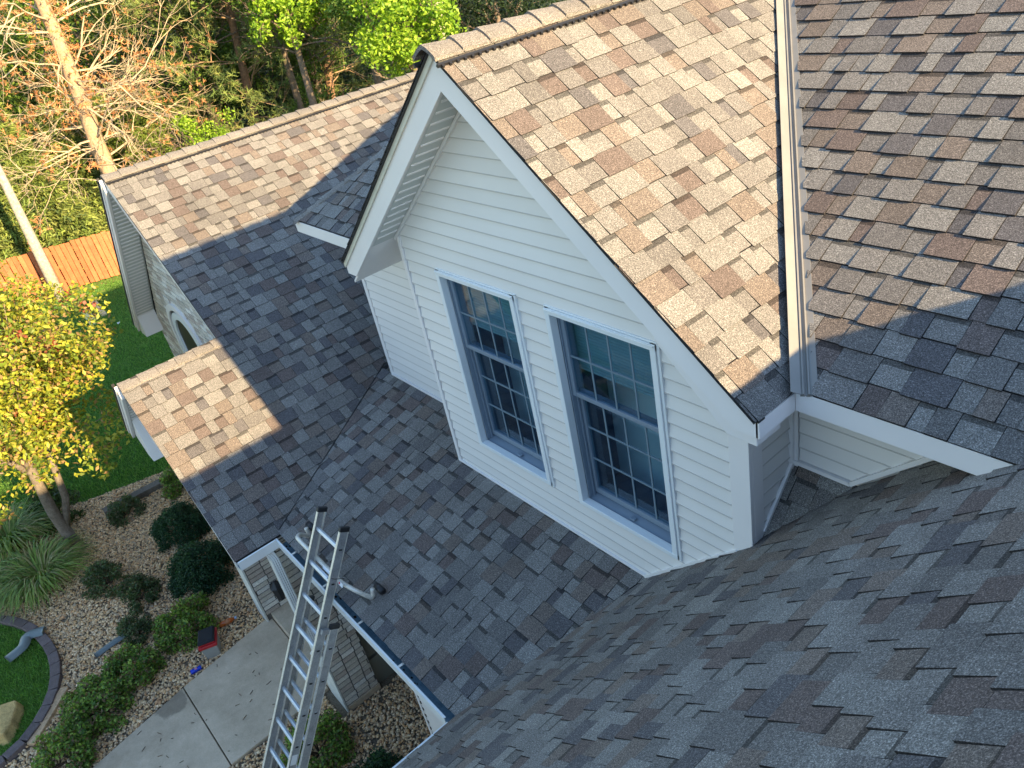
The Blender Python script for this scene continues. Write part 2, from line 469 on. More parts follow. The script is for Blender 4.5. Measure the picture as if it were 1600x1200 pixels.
o = deck('roof', [P3(HX, YE, ZE), P3(HX + hk * (YR - YE), YR, zM(YR)), P3(HX + hk * (YR - YE), YR + .1, zM(YR)), P3(HX, 13, ZE)], .05); o['label'] = 'hipped left end of the main upper roof'
o = deck('roof', [P3(HX + hk * (YR - YE), YR, zM(YR)), P3(mEnd, YR, zM(YR)), P3(mEnd, 13, ZE), P3(HX, 13, ZE)], .05); o['label'] = 'rear slope of the main upper roof'
# lower left wing
def WP(x, y): return P3(x, y, zW(x))
nT, nB, mT, rB = (-8.199, .736), (-8.184, 1.819), (-10.373, 1.837), (-10.374, 7.6)
wpoly = [WP(XW, .75), WP(XW, 1.22), WP(-7.19, 3.12), WP(-7.19, 7.6), WP(-10.373, 7.6), WP(-10.373, 1.837), WP(nB[0], nB[1]), WP(nT[0], nT[1])]
wr = slope_roof('right slope of the brick gable wing', WP(XW, .736), (0, 1, 0), (-1, 0, TW), wpoly, .010, 31,
    regions3=[[WP(XW + .03, .735), WP(XW + .03, 1.24), WP(-7.20, 3.14), WP(-8.19, 3.14), WP(-8.19, .725)],
              [WP(-7.20, 3.14), WP(-7.20, 7.6), WP(-8.19, 7.6), WP(-8.19, 3.14)],
              [WP(-8.19, 1.815), WP(-8.19, 7.6), WP(-10.373, 7.6), WP(-10.373, 1.83)]])
LWX, LWZ = -12.95, -4.42
zt = zW(-10.373)
o = deck('roof', [P3(-10.373, 1.837, zt), P3(-10.373, 7.6, zt), P3(LWX, 7.6, LWZ), P3(LWX, 1.80, LWZ)], .05); o['label'] = 'far slope of the brick gable wing'
nz = zW(-8.19)
o = deck('roof', [P3(-8.19, .736, nz), P3(-8.19, 1.82, nz), P3(-9.22, 1.82, -4.25), P3(-9.22, .73, -4.25)], .05); o['label'] = 'far slope of the small porch gable'
# low porch roof
def PP(x, y): return P3(x, y, zP(y))
xv = lambda y: -2.953 + (y - 2.702) * (-2.953 + 3.415) / (2.702 - 1.22)
ppoly = [PP(XW, 1.22), PP(-3.415, 1.22), PP(-2.953, 2.702), PP(-5.17, 2.76), PP(-5.17, 3.09), PP(-6.935, 3.09), PP(-7.17, 3.12)]
slope_roof('low porch roof below the dormer', PP(-7.2, 1.22), (1, 0, 0), (0, 1, TP), ppoly, .011, 41,
    regions3=[[PP(XW - .01, 1.20), PP(-5.17, 1.20), PP(-5.17, 3.10), PP(-7.17, 3.10)],
              [PP(-5.17, 1.20), PP(-3.40, 1.20), PP(-2.94, 2.71), PP(-5.17, 2.71)]])
# near right wing roof
def RP(x, y): return P3(x, y, ZR0 + TR * (x + 2.953))
zr_ = ZR0 + TR * (XRID + 2.953)
rpoly = [RP(-3.375, -5), RP(XRID, -5), RP(XRID, 4.6), RP(-1.02, 3.08), RP(-2.04, 3.08), RP(-2.04, 2.71), RP(-2.953, 2.71), RP(-3.375, 1.22)]
slope_roof('near slope of the right wing roof', RP(-3.375, -5), (0, -1, 0), (1, 0, TR), rpoly, .012, 51,
    regions3=[[RP(-3.385, -5), RP(XRID, -5), RP(XRID, 1.20), RP(-3.385, 1.20)],
              [RP(-3.40, 1.20), RP(XRID, 1.20), RP(XRID, 2.69), RP(-2.96, 2.69)],
              [RP(-2.04, 2.69), RP(XRID, 2.69), RP(XRID, 3.085), RP(-2.04, 3.085)],
              [RP(-1.0, 3.085), RP(XRID, 3.085), RP(XRID, 4.5)]])
rfar = [P3(XRID, -5, zr_), P3(3.4, -5, zr_ - TR * (3.4 - XRID)), P3(3.4, 4.6, zr_ - TR * (3.4 - XRID)), P3(XRID, 4.6, zr_)]
slope_roof('far slope of the right wing roof', rfar[1], (0, 1, 0), (-1, 0, TR), rfar, .012, 52)
# cricket behind the dormer
ck = [P3(-2.06, 2.77, -3.315), P3(-1.655, 3.11, -2.94), P3(-2.06, 3.11, -2.94)]
slope_roof('small dark cricket roof beside the dormer wall', ck[0], (1, 0, 0), (0, 1, 1.10), [ck[0], ck[1], ck[2]], .012, 61, dn=.02)

# ridge caps and ridge vents
def ridge(parent, p, q, axs, hw, drop, vent=False, exp=.20, lift=.0, seed=3):
    """caps along p->q; axs = two side directions (down each slope)"""
    rs = random.Random(seed); p, q = Vector(p), Vector(q); d = (q - p).normalized(); L = (q - p).length
    n = int(L / exp) + 1; s1, s2 = Vector(axs[0]).normalized(), Vector(axs[1]).normalized(); up = (-(s1 + s2)).normalized()
    for i in range(n):
        t0 = i * exp; t1 = min(t0 + exp * 1.04, L)
        if t1 - t0 < .03: continue
        V = []; F = []; kc = rs.uniform(.9, 1.1); c = (.185 * kc, .165 * kc, .147 * kc); k = 7
        prof = []
        for j in range(k):
            u = (j - 3) / 3.0; s_ = s1 if u < 0 else s2; a = abs(u)
            prof.append(s_ * hw * a * (1 if a < 1 else 1) + up * (lift * (1 - .15 * a) - .03 * (1 - a) * (1 - a)))
        for tt, off in ((t0, .020), (t1, .004)):
            for pr in prof: V.append(tuple(p + d * tt + pr + up * off))
        for tt, off in ((t0, -.004), (t1, -.006)):
            for pr in prof: V.append(tuple(p + d * tt + pr + up * off))
        for j in range(k - 1): F.append((j, j + 1, k + j + 1, k + j)); F.append((2*k + j, j + 1 + 2*k, j + 1, j)[::1])
        F.append((0, k, 3*k, 2*k)); F.append((k - 1, 3*k - 1, 4*k - 1, 2*k - 1))
        queue('ridge_cap', parent, V, F, M['shingle'], [c] * len(V), px_area([V[0], V[k-1], V[2*k-1], V[k]]))
    if vent:
        mb = MB()
        for s_ in (s1, s2):
            nn = Vector(d).cross(s_).normalized(); nn = nn if nn.z > 0 else -nn
            mb.obox(p + d * (L / 2) + s_ * (hw + .000) + nn * .012, d * (L / 2), s_ * .008, nn * .010)
            for i in range(int(L / .05)):
                mb.obox(p + d * (.03 + i * .05) + s_ * (hw + .013) + nn * .010, d * .008, s_ * .006, nn * .010)
        mb.build('ridge_vent', M['black'], parent)
dd = Vector((1, 0, -TD)).normalized(); dl = Vector((-1, 0, -TD)).normalized()
ridge(dr, P3(DX, Yf - .03, DZ), P3(DX, 5.8 * KU, DZ), (dl, dd), .135, 0, vent=True, lift=.040, exp=.19)
ww = Vector((1, 0, -TW)).normalized(); wl = Vector((-1, 0, -1.0)).normalized()
ridge(wr, P3(-10.373, 1.83, zt), P3(-10.373, 7.5, zt), (wl, ww), .13, 0, vent=True, lift=.045, exp=.20, seed=5)
ridge(wr, P3(-8.19, .73, nz), P3(-8.19, 1.83, nz), (wl, ww), .13, 0, vent=False, lift=.018, exp=.20, seed=6)
rr_ = Vector((-1, 0, -TR)).normalized(); r2_ = Vector((1, 0, -TR)).normalized()
ridge(mr, P3(HX, YE, ZE), P3(HX + hk * (YR - YE), YR, zM(YR)), (Vector((-1, 0, -.82)) , Vector((.8, -.6, -.336))), .12, 0, lift=.02, exp=.16, seed=8)
ridge(mr, P3(HX + hk * (YR - YE), YR, zM(YR)), P3(mEnd, YR, zM(YR)), (Vector((0, -1, -TM)), Vector((0, 1, -TM))), .13, 0, lift=.03, exp=.2, seed=9)

# valley metal between the dormer and the main roof
def valley():
    p = P3(DR + .07, YE - .02, zD(DR) - .01); q = P3(DX, 5.85 * KU, DZ); d = (q - p).normalized(); L = (q - p).length
    nD = Vector((TD, 0, 1)).normalized(); nM = Vector((0, -TM, 1)).normalized()
    sD = d.cross(nD).normalized(); sM = d.cross(nM).normalized()
    if sD.y > 0: sD = -sD
    if sM.x < 0: sM = -sM
    up = (nD + nM).normalized()
    mb = MB()
    side = (sM - sD).normalized()
    for s_, n_, w_f in ((sD, nD, .042), (sM, nM, .031)):
        mb.obox(p + d * (L / 2) + s_ * w_f + n_ * .0135, d * (L / 2), s_ * w_f, n_ * .0015)
    # W-shaped crimp: two folds with a groove between them
    for k in (-1, 1):
        a = p + side * (.013 * k) + up * .008
        mb.prism([a - side * .010, a + side * .010, a + side * .003 + up * .024, a - side * .003 + up * .024], d * L)
    mb.build('valley_flashing', M['flash'], mr)
valley()
# dark seam where wing roof laps the porch roof
mb = MB(); a = WP(XW, 1.22); b = P3(-7.18, 3.13, zP(3.13)); d = b - a
mb.obox((a + b) / 2 + Vector((0, 0, .012)), d / 2, (.004, -.002, .0), (0, 0, .004)); mb.build('valley_seam', M['black'], wr)

flush('shingle', 280)
flush('ridge_cap', 120)

# ------------------------------------------------------------------ walls and siding
def siding(parent, O, Hd, regions, z0, z1, exp=.1016, th=.016, seed=1, off=0):
    """lapped boards on a vertical wall: O origin, Hd horizontal direction, outward normal = Hd x up turned outwards"""
    O = Vector(O); Hd = Vector(Hd); N = Hd.cross(Vector((0, 0, 1))).normalized()
    rows = int(math.ceil((z1 - z0) / exp))
    for r in range(rows):
        b0 = z0 + r * exp; b1 = b0 + exp
        for R in regions:
            q = clip([(-99, b0), (99, b0), (99, b1), (-99, b1)], R)
            if not q: continue
            n = len(q); V = []
            for a, b in q:
                t = (b - b0) / exp; prof = th * (1 - t) if t > .12 else th * (.88 - 0 * t)
                V.append(tuple(O + Hd * a + Vector((0, 0, b)) + N * (off + .003 + th * (1 - t))))
            for a, b in q: V.append(tuple(O + Hd * a + Vector((0, 0, b)) + N * (off - .002)))
            F = [tuple(range(n))] + [(i, n + i, n + (i + 1) % n, (i + 1) % n) for i in range(n)]
            C = [(lambda k_: (.74 * k_, .705 * k_, .67 * k_))(random.uniform(.965, 1.02)) ] * (2 * n)
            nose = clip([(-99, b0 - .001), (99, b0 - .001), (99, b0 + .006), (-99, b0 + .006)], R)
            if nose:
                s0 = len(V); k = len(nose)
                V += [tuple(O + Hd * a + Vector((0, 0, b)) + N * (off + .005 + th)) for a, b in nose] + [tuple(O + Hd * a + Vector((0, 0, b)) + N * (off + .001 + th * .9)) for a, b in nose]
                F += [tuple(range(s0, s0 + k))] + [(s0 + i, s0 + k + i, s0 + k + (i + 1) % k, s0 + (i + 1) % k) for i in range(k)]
                C += [(.54, .51, .48)] * (2 * k)  # darker nose colour paints in the shadow line at each lap
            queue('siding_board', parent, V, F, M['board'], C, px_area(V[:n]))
Y0 = 2.702; SD0 = .21
XL_, XR_ = -5.205, -2.04
# front wall of the dormer
fw = MB().prism([P3(XL_ + .01, Y0 + .012, -4.3), P3(XR_ - .01, Y0 + .012, -4.3), P3(XR_ - .01, Y0 + .012, zD(XR_) - .10), P3(DX, Y0 + .012, DZ - .12), P3(XL_ + .01, Y0 + .012, zD(XL_) - .10)], (0, .02, 0))
WIN = [(-4.741, -3.835), (-3.524, -2.609)]; WT, WB = -2.138, -3.748
# the backing is built in bands round the windows so that the panes look into a room
mb = MB()
def fb(x0, x1, z0_, z1_): mb.box((x0, Y0 + .012, Z(z0_)), (x1, Y0 + .05, Z(z1_)))
fb(XL_ + .01, XR_ - .01, -4.3, WB); 
for a, b in ((XL_ + .01, WIN[0][0]), (WIN[0][1], WIN[1][0]), (WIN[1][1], XR_ - .01)): fb(a, b, WB, WT)
mb.prism([P3(XL_ + .01, Y0 + .012, WT), P3(XR_ - .01, Y0 + .012, WT), P3(XR_ - .01, Y0 + .012, zD(XR_) - .08), P3(DX, Y0 + .012, DZ - .10), P3(XL_ + .01, Y0 + .012, zD(XL_) - .08)], (0, .038, 0))
front = mb.build('wall', M['siding'], house); front['label'] = 'front wall of the dormer with two windows'
def zRb(x): return ZR0 + .02 + TR * .98 * (x + 2.953)      # where the wall foot meets the right wing roof
zb = -4.125
x0, x1 = XL_ + .045, XR_ - .13
wg = .0
wa, wb, wc, wd = WIN[0][0] - wg, WIN[0][1] + wg, WIN[1][0] - wg, WIN[1][1] + wg
Rg = [ccw([(x0, zb), (-2.953, zb), (-2.953, WB), (x0, WB)]),
      ccw([(-2.953, zb), (x1, zRb(x1) + .01), (x1, WB)] if zRb(x1) < WB else [(-2.953, zb), (-2.953 + (WB - zb) / (TR * .98), WB), (-2.953, WB)]),
      ccw([(x0, WB), (wa, WB), (wa, WT), (x0, WT)]),
      ccw([(wb, WB), (wc, WB), (wc, WT), (wb, WT)]),
      ccw([(wd, WB), (-2.953 + (WB - zb) / (TR * .98), WB), (x1, zRb(x1) + .01), (x1, WT), (wd, WT)]),
      ccw([(x0, WT), (x1, WT), (x1, zD(x1) - SD0), (DX, DZ - SD0), (x0, zD(x0) - SD0)])]
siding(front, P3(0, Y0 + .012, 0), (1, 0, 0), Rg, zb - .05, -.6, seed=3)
# recess wall left of the bay and upper wall right of it (same plane)
YU = 3.09
w2 = MB().prism([P3(-6.96, YU + .02, -4.6), P3(XL_, YU + .02, -4.6), P3(XL_, YU + .02, -1.75), P3(-5.35, YU + .02, -1.875), P3(-5.6, YU + .02, -1.99), P3(-6.96, YU + .02, -1.99)], (0, .04, 0)).build('wall', M['siding'], house); w2['label'] = 'recessed upper wall left of the dormer bay'
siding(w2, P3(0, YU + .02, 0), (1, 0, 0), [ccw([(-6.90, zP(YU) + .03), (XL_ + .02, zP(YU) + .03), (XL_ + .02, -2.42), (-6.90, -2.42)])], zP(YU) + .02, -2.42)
w3 = MB().box((XR_, YU + .02, Z(-3.5)), (4.8, YU + .06, Z(-2.264))).build('wall', M['siding'], house); w3['label'] = 'grey shaded upper wall right of the dormer'
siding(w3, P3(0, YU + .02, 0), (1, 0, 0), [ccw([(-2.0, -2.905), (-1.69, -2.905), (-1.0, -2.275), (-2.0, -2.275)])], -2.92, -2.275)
w4 = MB().box((XR_ - .06, Y0 + .06, Z(-4.2)), (XR_ - .02, YU + .02, Z(-2.264))).build('wall', M['siding'], house); w4['label'] = 'narrow right side wall of the dormer'
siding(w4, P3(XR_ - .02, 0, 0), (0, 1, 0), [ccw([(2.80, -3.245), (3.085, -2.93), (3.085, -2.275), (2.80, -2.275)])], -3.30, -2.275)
w5 = MB().box((XL_, Y0 + .06, Z(-4.2)), (XL_ + .04, YU + .06, Z(-1.9))).build('wall', M['siding'], house); w5['label'] = 'narrow left side wall of the dormer'
# upper storey body behind
o = MB().box((-6.90, 3.2, Z(-4.8)), (4.6, 12.6, Z(-2.32))).build('wall', M['siding'], house); o['label'] = 'body of the upper storey'
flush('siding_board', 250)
# corner boards and J-trim
def cb(a, b, name='corner_board', mat='trim', bevel=.003): return box(name, (a[0], a[1], Z(a[2])), (b[0], b[1], Z(b[2])), M[mat], house, bevel)
cb((XL_ - .005, Y0 - .012, zb - .05), (XL_ + .040, Y0 + .06, zD(XL_) - .14))
cb((XR_ - .125, Y0 - .012, -3.42), (XR_ + .006, Y0 + .02, zD(XR_) - .10))
cb((XR_ - .02, Y0 + .02, -3.42), (XR_ + .006, Y0 + .105, -2.264))
cb((-6.965, YU - .002, zP(YU) - .03), (-6.905, YU + .06, -2.15))
cb((XR_ - .02, YU - .022, -3.0), (XR_ + .015, YU + .018, -2.276))
cb((XR_ - .022, YU - .004, -3.0), (XR_ + .035, YU + .0175, -2.277))
# base trims
cb((XL_, Y0 - .016, zb - .03), (-2.953, Y0 + .012, zb + .006), 'base_trim')
def rod(name, p, q, w, h, mat='trim'):
    p, q = Vector(p), Vector(q); d = q - p; L = d.length; d.normalize(); s = d.cross(Vector((0, 0, 1))).normalized(); u = s.cross(d)
    return MB().obox((p + q) / 2, d * (L / 2), s * w, u * h).build(name, M[mat], house)
rod('base_trim', P3(-2.953, Y0 - .008, zb - .012), P3(XR_ - .1, Y0 - .008, zRb(XR_ - .1) + .0), .012, .012)
rod('base_trim', P3(XR_ + .004, 2.80, -3.252), P3(XR_ + .004, 3.08, -2.935), .010, .010)
rod('base_trim', P3(-2.03, YU - .004, -2.922), P3(-1.69, YU - .004, -2.922), .012, .012)
rod('base_trim', P3(-1.69, YU - .004, -2.922), P3(-1.0, YU - .004, -2.29), .012, .012)
rod('base_trim', P3(-6.93, YU - .004, zP(YU) + .015), P3(XL_, YU - .004, zP(YU) + .015), .010, .012)

# rake fascias, soffit of the dormer
FY = 2.552 * KU
def rake(xe, yb, name='fascia', dx=DX, dz=DZ, t=TD, depth=.205, y0=None, th=.03, mat='trim', low=None):
    s = 1 if xe > dx else -1; y0 = FY if y0 is None else y0
    ze_ = dz - t * abs(xe - dx)
    poly = [P3(dx, y0, dz - .02), P3(xe, y0, ze_ - .02), P3(xe, y0, ze_ - .02 - (low or .10)), P3(xe - s * (depth - (low or .10)) / t, y0, ze_ - .02 - (low or .10)), P3(dx, y0, dz - .02 - depth)]
    return MB().prism(poly, (0, th, 0)).build(name, M[mat], house)
rake(DR - .002, FY); rake(2 * DX - DR + .002, FY)
MB().prism([P3(DX, FY - .001, DZ - .02), P3(2 * DX - DR, FY - .001, zD(DR) - .02), P3(2 * DX - DR, FY - .001, zD(DR) - .062), P3(DX, FY - .001, DZ - .062)], (0, -.012, 0)).build('fascia_trim', simple('cream_trim', (.60, .57, .48), .45), house)
# drip edge, dark line under shingles
for s in (1, -1):
    xe = DX + s * (DR - DX + .012)
    MB().prism([P3(DX, FY - .012, DZ - .002), P3(xe, FY - .012, zD(xe) - .002), P3(xe, FY - .012, zD(xe) - .010), P3(DX, FY - .012, DZ - .010)], (0, .05, 0)).build('drip_edge', M['black'], house)
# sloped soffits under the rake
SD = .225
for s in (1, -1):
    xe = DX + s * (1.72 if s > 0 else DX - XL_ + .015)
    a = [P3(DX, FY + .02, DZ - SD), P3(xe, FY + .02, DZ - SD - TD * abs(xe - DX)), P3(xe, Y0 + .02, DZ - SD - TD * abs(xe - DX)), P3(DX, Y0 + .02, DZ - SD)]
    sf = MB().prism(a, (0, 0, .02)).build('soffit', M['soffit'], house)
    if s < 0:
        xl_ = 2 * DX - DR + .022
        MB().prism([P3(xe, FY + .02, DZ - SD - TD * abs(xe - DX)), P3(xl_, FY + .02, DZ - SD - TD * abs(xl_ - DX)), P3(xl_, YU - .02, DZ - SD - TD * abs(xl_ - DX)), P3(xe, YU - .02, DZ - SD - TD * abs(xe - DX))], (0, 0, .02)).build('eave_box', M['trim'], house)
    for i in range(17):
        x = DX + s * (.08 + i * .085)
        if abs(x - DX) > abs(xe - DX) - .03: break
        MB().obox(P3(x, (FY + Y0) / 2 + .005, DZ - SD - TD * abs(x - DX) - .003), Vector((s, 0, -TD)).normalized() * .007, (0, (Y0 - FY) / 2 - .035, 0), (0, 0, .004)).build('soffit_rib', M['trim'], sf)
    MB().prism([P3(DX, Y0 - .022, DZ - SD - .002), P3(xe, Y0 - .022, DZ - SD - .002 - TD * abs(xe - DX)), P3(xe, Y0 - .022, DZ - SD - .03 - TD * abs(xe - DX)), P3(DX, Y0 - .022, DZ - SD - .03)], (0, .03, 0)).build('soffit_trim', M['trim'], house)
box('fascia', (2 * DX - DR - .01, FY + .03, Z(ZE - .12)), (2 * DX - DR + .015, YE, Z(ZE - .02)), M['trim'], house)
# right eave: boxed return block on the wall and fascias
MB().prism([P3(-2.42, Y0 - .03, zD(-2.42) - .10), P3(-2.42, Y0 - .03, zD(-2.42) - .30), P3(-2.0, Y0 - .03, -2.36), P3(DR - .03, Y0 - .03, -2.36), P3(DR - .03, Y0 - .03, zD(DR) - .05)], (0, -(Y0 - .03 - FY - .031), 0)).build('eave_box', M['trim'], house, bevel=.004)
box('fascia', (DR - .015, FY + .0, Z(zD(DR) - .12)), (DR + .008, YE + .006, Z(zD(DR) - .018)), M['trim'], house, .003)
box('soffit', (-2.03, FY + .03, Z(-2.275)), (DR - .016, YU, Z(-2.262)), M['trim'], house)
def eave_fascia(x0, x1): 
    return box('fascia', (x0, YE - .005, Z(ZE - .125)), (x1, YE + .018, Z(ZE - .012)), M['trim'], house, .003)
eave_fascia(DR + .009, 4.9); eave_fascia(HX, 2 * DX - DR - .011)
box('soffit', (DR, YE + .02, Z(-2.275)), (4.9, YU + .018, Z(-2.262)), M['soffit'], house)
box('soffit', (HX + .01, YE + .02, Z(-2.295)), (2 * DX - DR, YU + .018, Z(-2.28)), M['soffit'], house)
box('fascia', (HX - .018, YE, Z(ZE - .125)), (HX - .003, 12.9, Z(ZE - .012)), M['trim'], house)

# ------------------------------------------------------------------ dormer windows
def window(x0, x1, seed):
    zt_, zb_ = WT, WB; y = Y0 - .004
    f = MB(); w = .042
    # outer frame mitred from four bars, then an inner stepped lip
    for (a, b, c, d_, yy, dp) in ((x0, x1, zt_ - w, zt_, y - .022, .06), (x0, x1, zb_, zb_ + w * .85, y - .022, .06)):
        f.box((a, yy, Z(c)), (b, yy + dp, Z(d_)))
    for a, b in ((x0, x0 + w), (x1 - w, x1)): f.box((a, y - .020, Z(zb_)), (b, y + .04, Z(zt_)))
    f.box((x0 + .006, y - .030, Z(zt_ - .018)), (x1 - .006, y - .019, Z(zt_ - .004)))
    f.box((x0 - .010, y - .010, Z(zb_ - .012)), (x0 - .0005, y + .014, Z(zt_ + .010)))
    f.box((x1 + .0005, y - .010, Z(zb_ - .012)), (x1 + .022, y + .014, Z(zt_ + .010)))
    f.box((x0 - .010, y - .010, Z(zt_ + .0005)), (x1 + .022, y + .014, Z(zt_ + .012)))
    win = f.build('window', M['frame'], house, bevel=.003)
    ix0, ix1, it, ib = x0 + w, x1 - w, zt_ - w, zb_ + w * .85
    # jambs: deep stepped side tracks
    j = MB()
    for s, xx in ((1, ix0), (-1, ix1)):
        j.box((min(xx, xx + s * .012), y + .041, Z(ib)), (max(xx, xx + s * .012), y + .16, Z(it)))
        j.box((min(xx + s * .0125, xx + s * .026), y + .075, Z(ib)), (max(xx + s * .0125, xx + s * .026), y + .090, Z(it)))
    j.box((ix0, y + .041, Z(it - .012)), (ix1, y + .16, Z(it)))
    j.prism([P3(ix0, y + .03, ib - .012), P3(ix0, y + .17, ib + .030), P3(ix0, y + .17, ib - .03), P3(ix0, y + .03, ib - .03)], (ix1 - ix0, 0, 0))
    j.build('window_jamb', M['sash'], win, bevel=.002)
    mid = -2.812
    def sash(ya, zt2, zb2, cols_, rows_, rail_b):
        s = MB(); st = .035; th = .035
        s.box((ix0 + .013, ya, Z(zb2)), (ix0 + .013 + st, ya + th, Z(zt2))); s.box((ix1 - .013 - st, ya, Z(zb2)), (ix1 - .013, ya + th, Z(zt2)))
        s.box((ix0 + .013 + st, ya + .001, Z(zt2 - .032)), (ix1 - .013 - st, ya + th, Z(zt2))); s.box((ix0 + .013 + st, ya + .001, Z(zb2)), (ix1 - .013 - st, ya + th, Z(zb2 + rail_b)))
        so_ = s.build('sash', M['sash'], win, bevel=.003)
        gx0, gx1, gz0, gz1 = ix0 + .013 + st, ix1 - .013 - st, zb2 + rail_b, zt2 - .032
        box('pane', (gx0 - .004, ya + .016, Z(gz0 - .004)), (gx1 + .004, ya + .019, Z(gz1 + .004)), M['glass'], win)
        g_ = MB(); bw = .0068
        for i in range(1, cols_): 
            xx = gx0 + (gx1 - gx0) * i / cols_; g_.box((xx - bw, ya + .009, Z(gz0)), (xx + bw, ya + .015, Z(gz1)))
        for i in range(1, rows_):
            zz = gz0 + (gz1 - gz0) * i / rows_; g_.box((gx0, ya + .0085, Z(zz - bw)), (gx1, ya + .0155, Z(zz + bw)))
        g_.build('grille', M['grille'], win)
    sash(y + .050, it - .012, mid - .008, 4, 2, .034)
    sash(y + .094, mid + .018, ib + .03, 4, 3, .045)
    # the room behind
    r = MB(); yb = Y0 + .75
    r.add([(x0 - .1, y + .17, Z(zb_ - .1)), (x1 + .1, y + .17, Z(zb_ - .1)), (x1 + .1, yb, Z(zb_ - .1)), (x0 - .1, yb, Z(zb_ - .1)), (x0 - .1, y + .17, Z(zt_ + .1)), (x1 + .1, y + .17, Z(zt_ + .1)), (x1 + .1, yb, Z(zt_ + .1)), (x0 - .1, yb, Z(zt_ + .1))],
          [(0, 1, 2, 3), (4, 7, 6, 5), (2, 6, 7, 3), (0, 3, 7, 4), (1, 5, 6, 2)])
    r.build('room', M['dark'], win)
    b = MB(); zz = it - .02; k = 0
    while zz > -2.66:
        b.box((ix0 + .02, y + .150 + (k % 2) * .0, Z(zz - .022)), (ix1 - .02, y + .153 + (k % 2) * .004, Z(zz - .001))); zz -= .023; k += 1
    b.build('blind', M['blind'], win)
    box('sash_latch', ((x0 + x1) / 2 - .02, y + .045, Z(ib + .004)), ((x0 + x1) / 2 + .025, y + .075, Z(ib + .016)), M['sash'], win, .003)
    return win
w_ = window(*WIN[0], 1); w_['label'] = 'left dormer window with a half lowered blind'
w_ = window(*WIN[1], 2); w_['label'] = 'right dormer window, nearer the eave'

# ------------------------------------------------------------------ gutters
def gutter(p, q, out, name='gutter', seed=0, brk=True, w=.075):
    """open K-gutter along p->q (roof edge), out = outward unit"""
    p, q, out = Vector(p), Vector(q), Vector(out); d = (q - p); L = d.length; d.normalize(); up = Vector((0, 0, 1))
    h, t = .09, .003
    mb = MB(); c = (p + q) / 2
    mb.obox(c + out * (w / 2 - .03) - up * (h + .02), d * L / 2, out * (w / 2 + .03), up * t)
    mb.obox(c + out * (w) - up * (h / 2 + .02), d * L / 2, out * t, up * (h / 2))
    mb.obox(c - out * .055 - up * (h / 2 + .02), d * L / 2, out * t, up * (h / 2))
    gt = mb.build(name, M['gutter'], house)
    mb = MB()
    mb.obox(c + out * (w + .0045) - up * (h / 2 + .02), d * (L / 2), out * .0012, up * (h / 2 + .001))
    mb.obox(c + out * (w - .002) - up * (.018), d * (L / 2), out * .009, up * .004)
    mb.build('gutter_lip', M['gutter_white'], gt)
    if brk:
        n = int(L / .62)
        for i in range(n):
            k = p + d * (.33 + i * .62)
            MB().obox(k + out * (w / 2 - .01) - up * .022, d * .011, out * (w / 2 + .012), up * .0025).build('gutter_bracket', M['alu'], gt)
    rs = random.Random(seed); mb = MB()
    for i in range(int(L * 9)):
        k = p + d * rs.uniform(0, L) + out * rs.uniform(-.02, w - .01) - up * (h + .016); r = rs.uniform(.003, .022) * rs.random() + .003
        mb.obox(k, (r, 0, 0), (0, r * .7, 0), (0, 0, .0015), (.05, .035, .02))
    mb.build('gutter_debris', M['bark'], gt)['kind'] = 'stuff'
gutter(P3(XW + .06, 1.22, ZL), P3(-3.415 - .06, 1.22, ZL), (0, -1, 0), seed=1)
gutter(P3(XW, .75, ZL), P3(XW, 1.22 - .075, ZL), (1, 0, 0), seed=2, brk=False)
gutter(P3(-3.375, -5, ZL), P3(-3.375, 1.22 - .08, ZL), (-1, 0, 0), seed=3, w=.055)
# fascia boards behind the gutters
box('fascia', (XW - .09, .76, Z(ZL - .17)), (XW - .065, 1.28, Z(ZL - .03)), M['trim'], house)
box('fascia', (XW + .0, 1.28, Z(ZL - .17)), (-3.4, 1.30, Z(ZL - .03)), M['trim'], house)
box('fascia', (-3.36, -5, Z(ZL - .17)), (-3.34, 1.27, Z(ZL - .03)), M['trim'], house)
box('soffit', (XW - .09, 1.285, Z(ZL - .18)), (-3.0, 2.0, Z(ZL - .165)), M['soffit'], house)
box('soffit', (-3.35, -5, Z(ZL - .18)), (-3.0, 1.28, Z(ZL - .165)), M['soffit'], house)
# ------------------------------------------------------------------ brick work
BR = [(.62, .56, .48), (.70, .65, .58), (.55, .49, .42), (.76, .72, .66), (.50, .42, .36)]
def bricks(parent, O, Hd, N, regions, z0, z1, holes=None, bl=.20, bh=.058, j=.014, seed=1):
    rs = random.Random(seed); O, Hd, N = Vector(O), Vector(Hd), Vector(N); r = 0; b = z0
    while b < z1:
        lo = min(p[0] for R in regions for p in R) - rs.uniform(0, .02) - (bl / 2 if r % 2 else 0); hi = max(p[0] for R in regions for p in R)
        a = lo; k = 0
        while a < hi:
            w = bl if (k % 3 or r % 2 == 0) else bl * .5
            for R in regions:
                q = clip([(a, b), (a + w, b), (a + w, b + bh), (a, b + bh)], R)
                if not q: continue
                if holes and all(holes(x, z) for x, z in q): continue
                if holes and any(holes(x, z) for x, z in q):
                    cx = sum(p[0] for p in q) / len(q); cz = sum(p[1] for p in q) / len(q)
                    if holes(cx, cz): continue
                of = rs.uniform(.006, .012); n = len(q); c = rs.choice(BR); kk = rs.uniform(.88, 1.1); c = tuple(v * kk for v in c)
                V = [tuple(O + Hd * x + Vector((0, 0, z)) + N * of) for x, z in q] + [tuple(O + Hd * x + Vector((0, 0, z)) - N * .002) for x, z in q]
                F = [tuple(range(n))] + [(i, n + i, n + (i + 1) % n, (i + 1) % n) for i in range(n)]
                queue('brick', parent, V, F, M['brick'], [c] * len(V), px_area(V[:n]))
            a += w + j; k += 1
        b += bh + j; r += 1
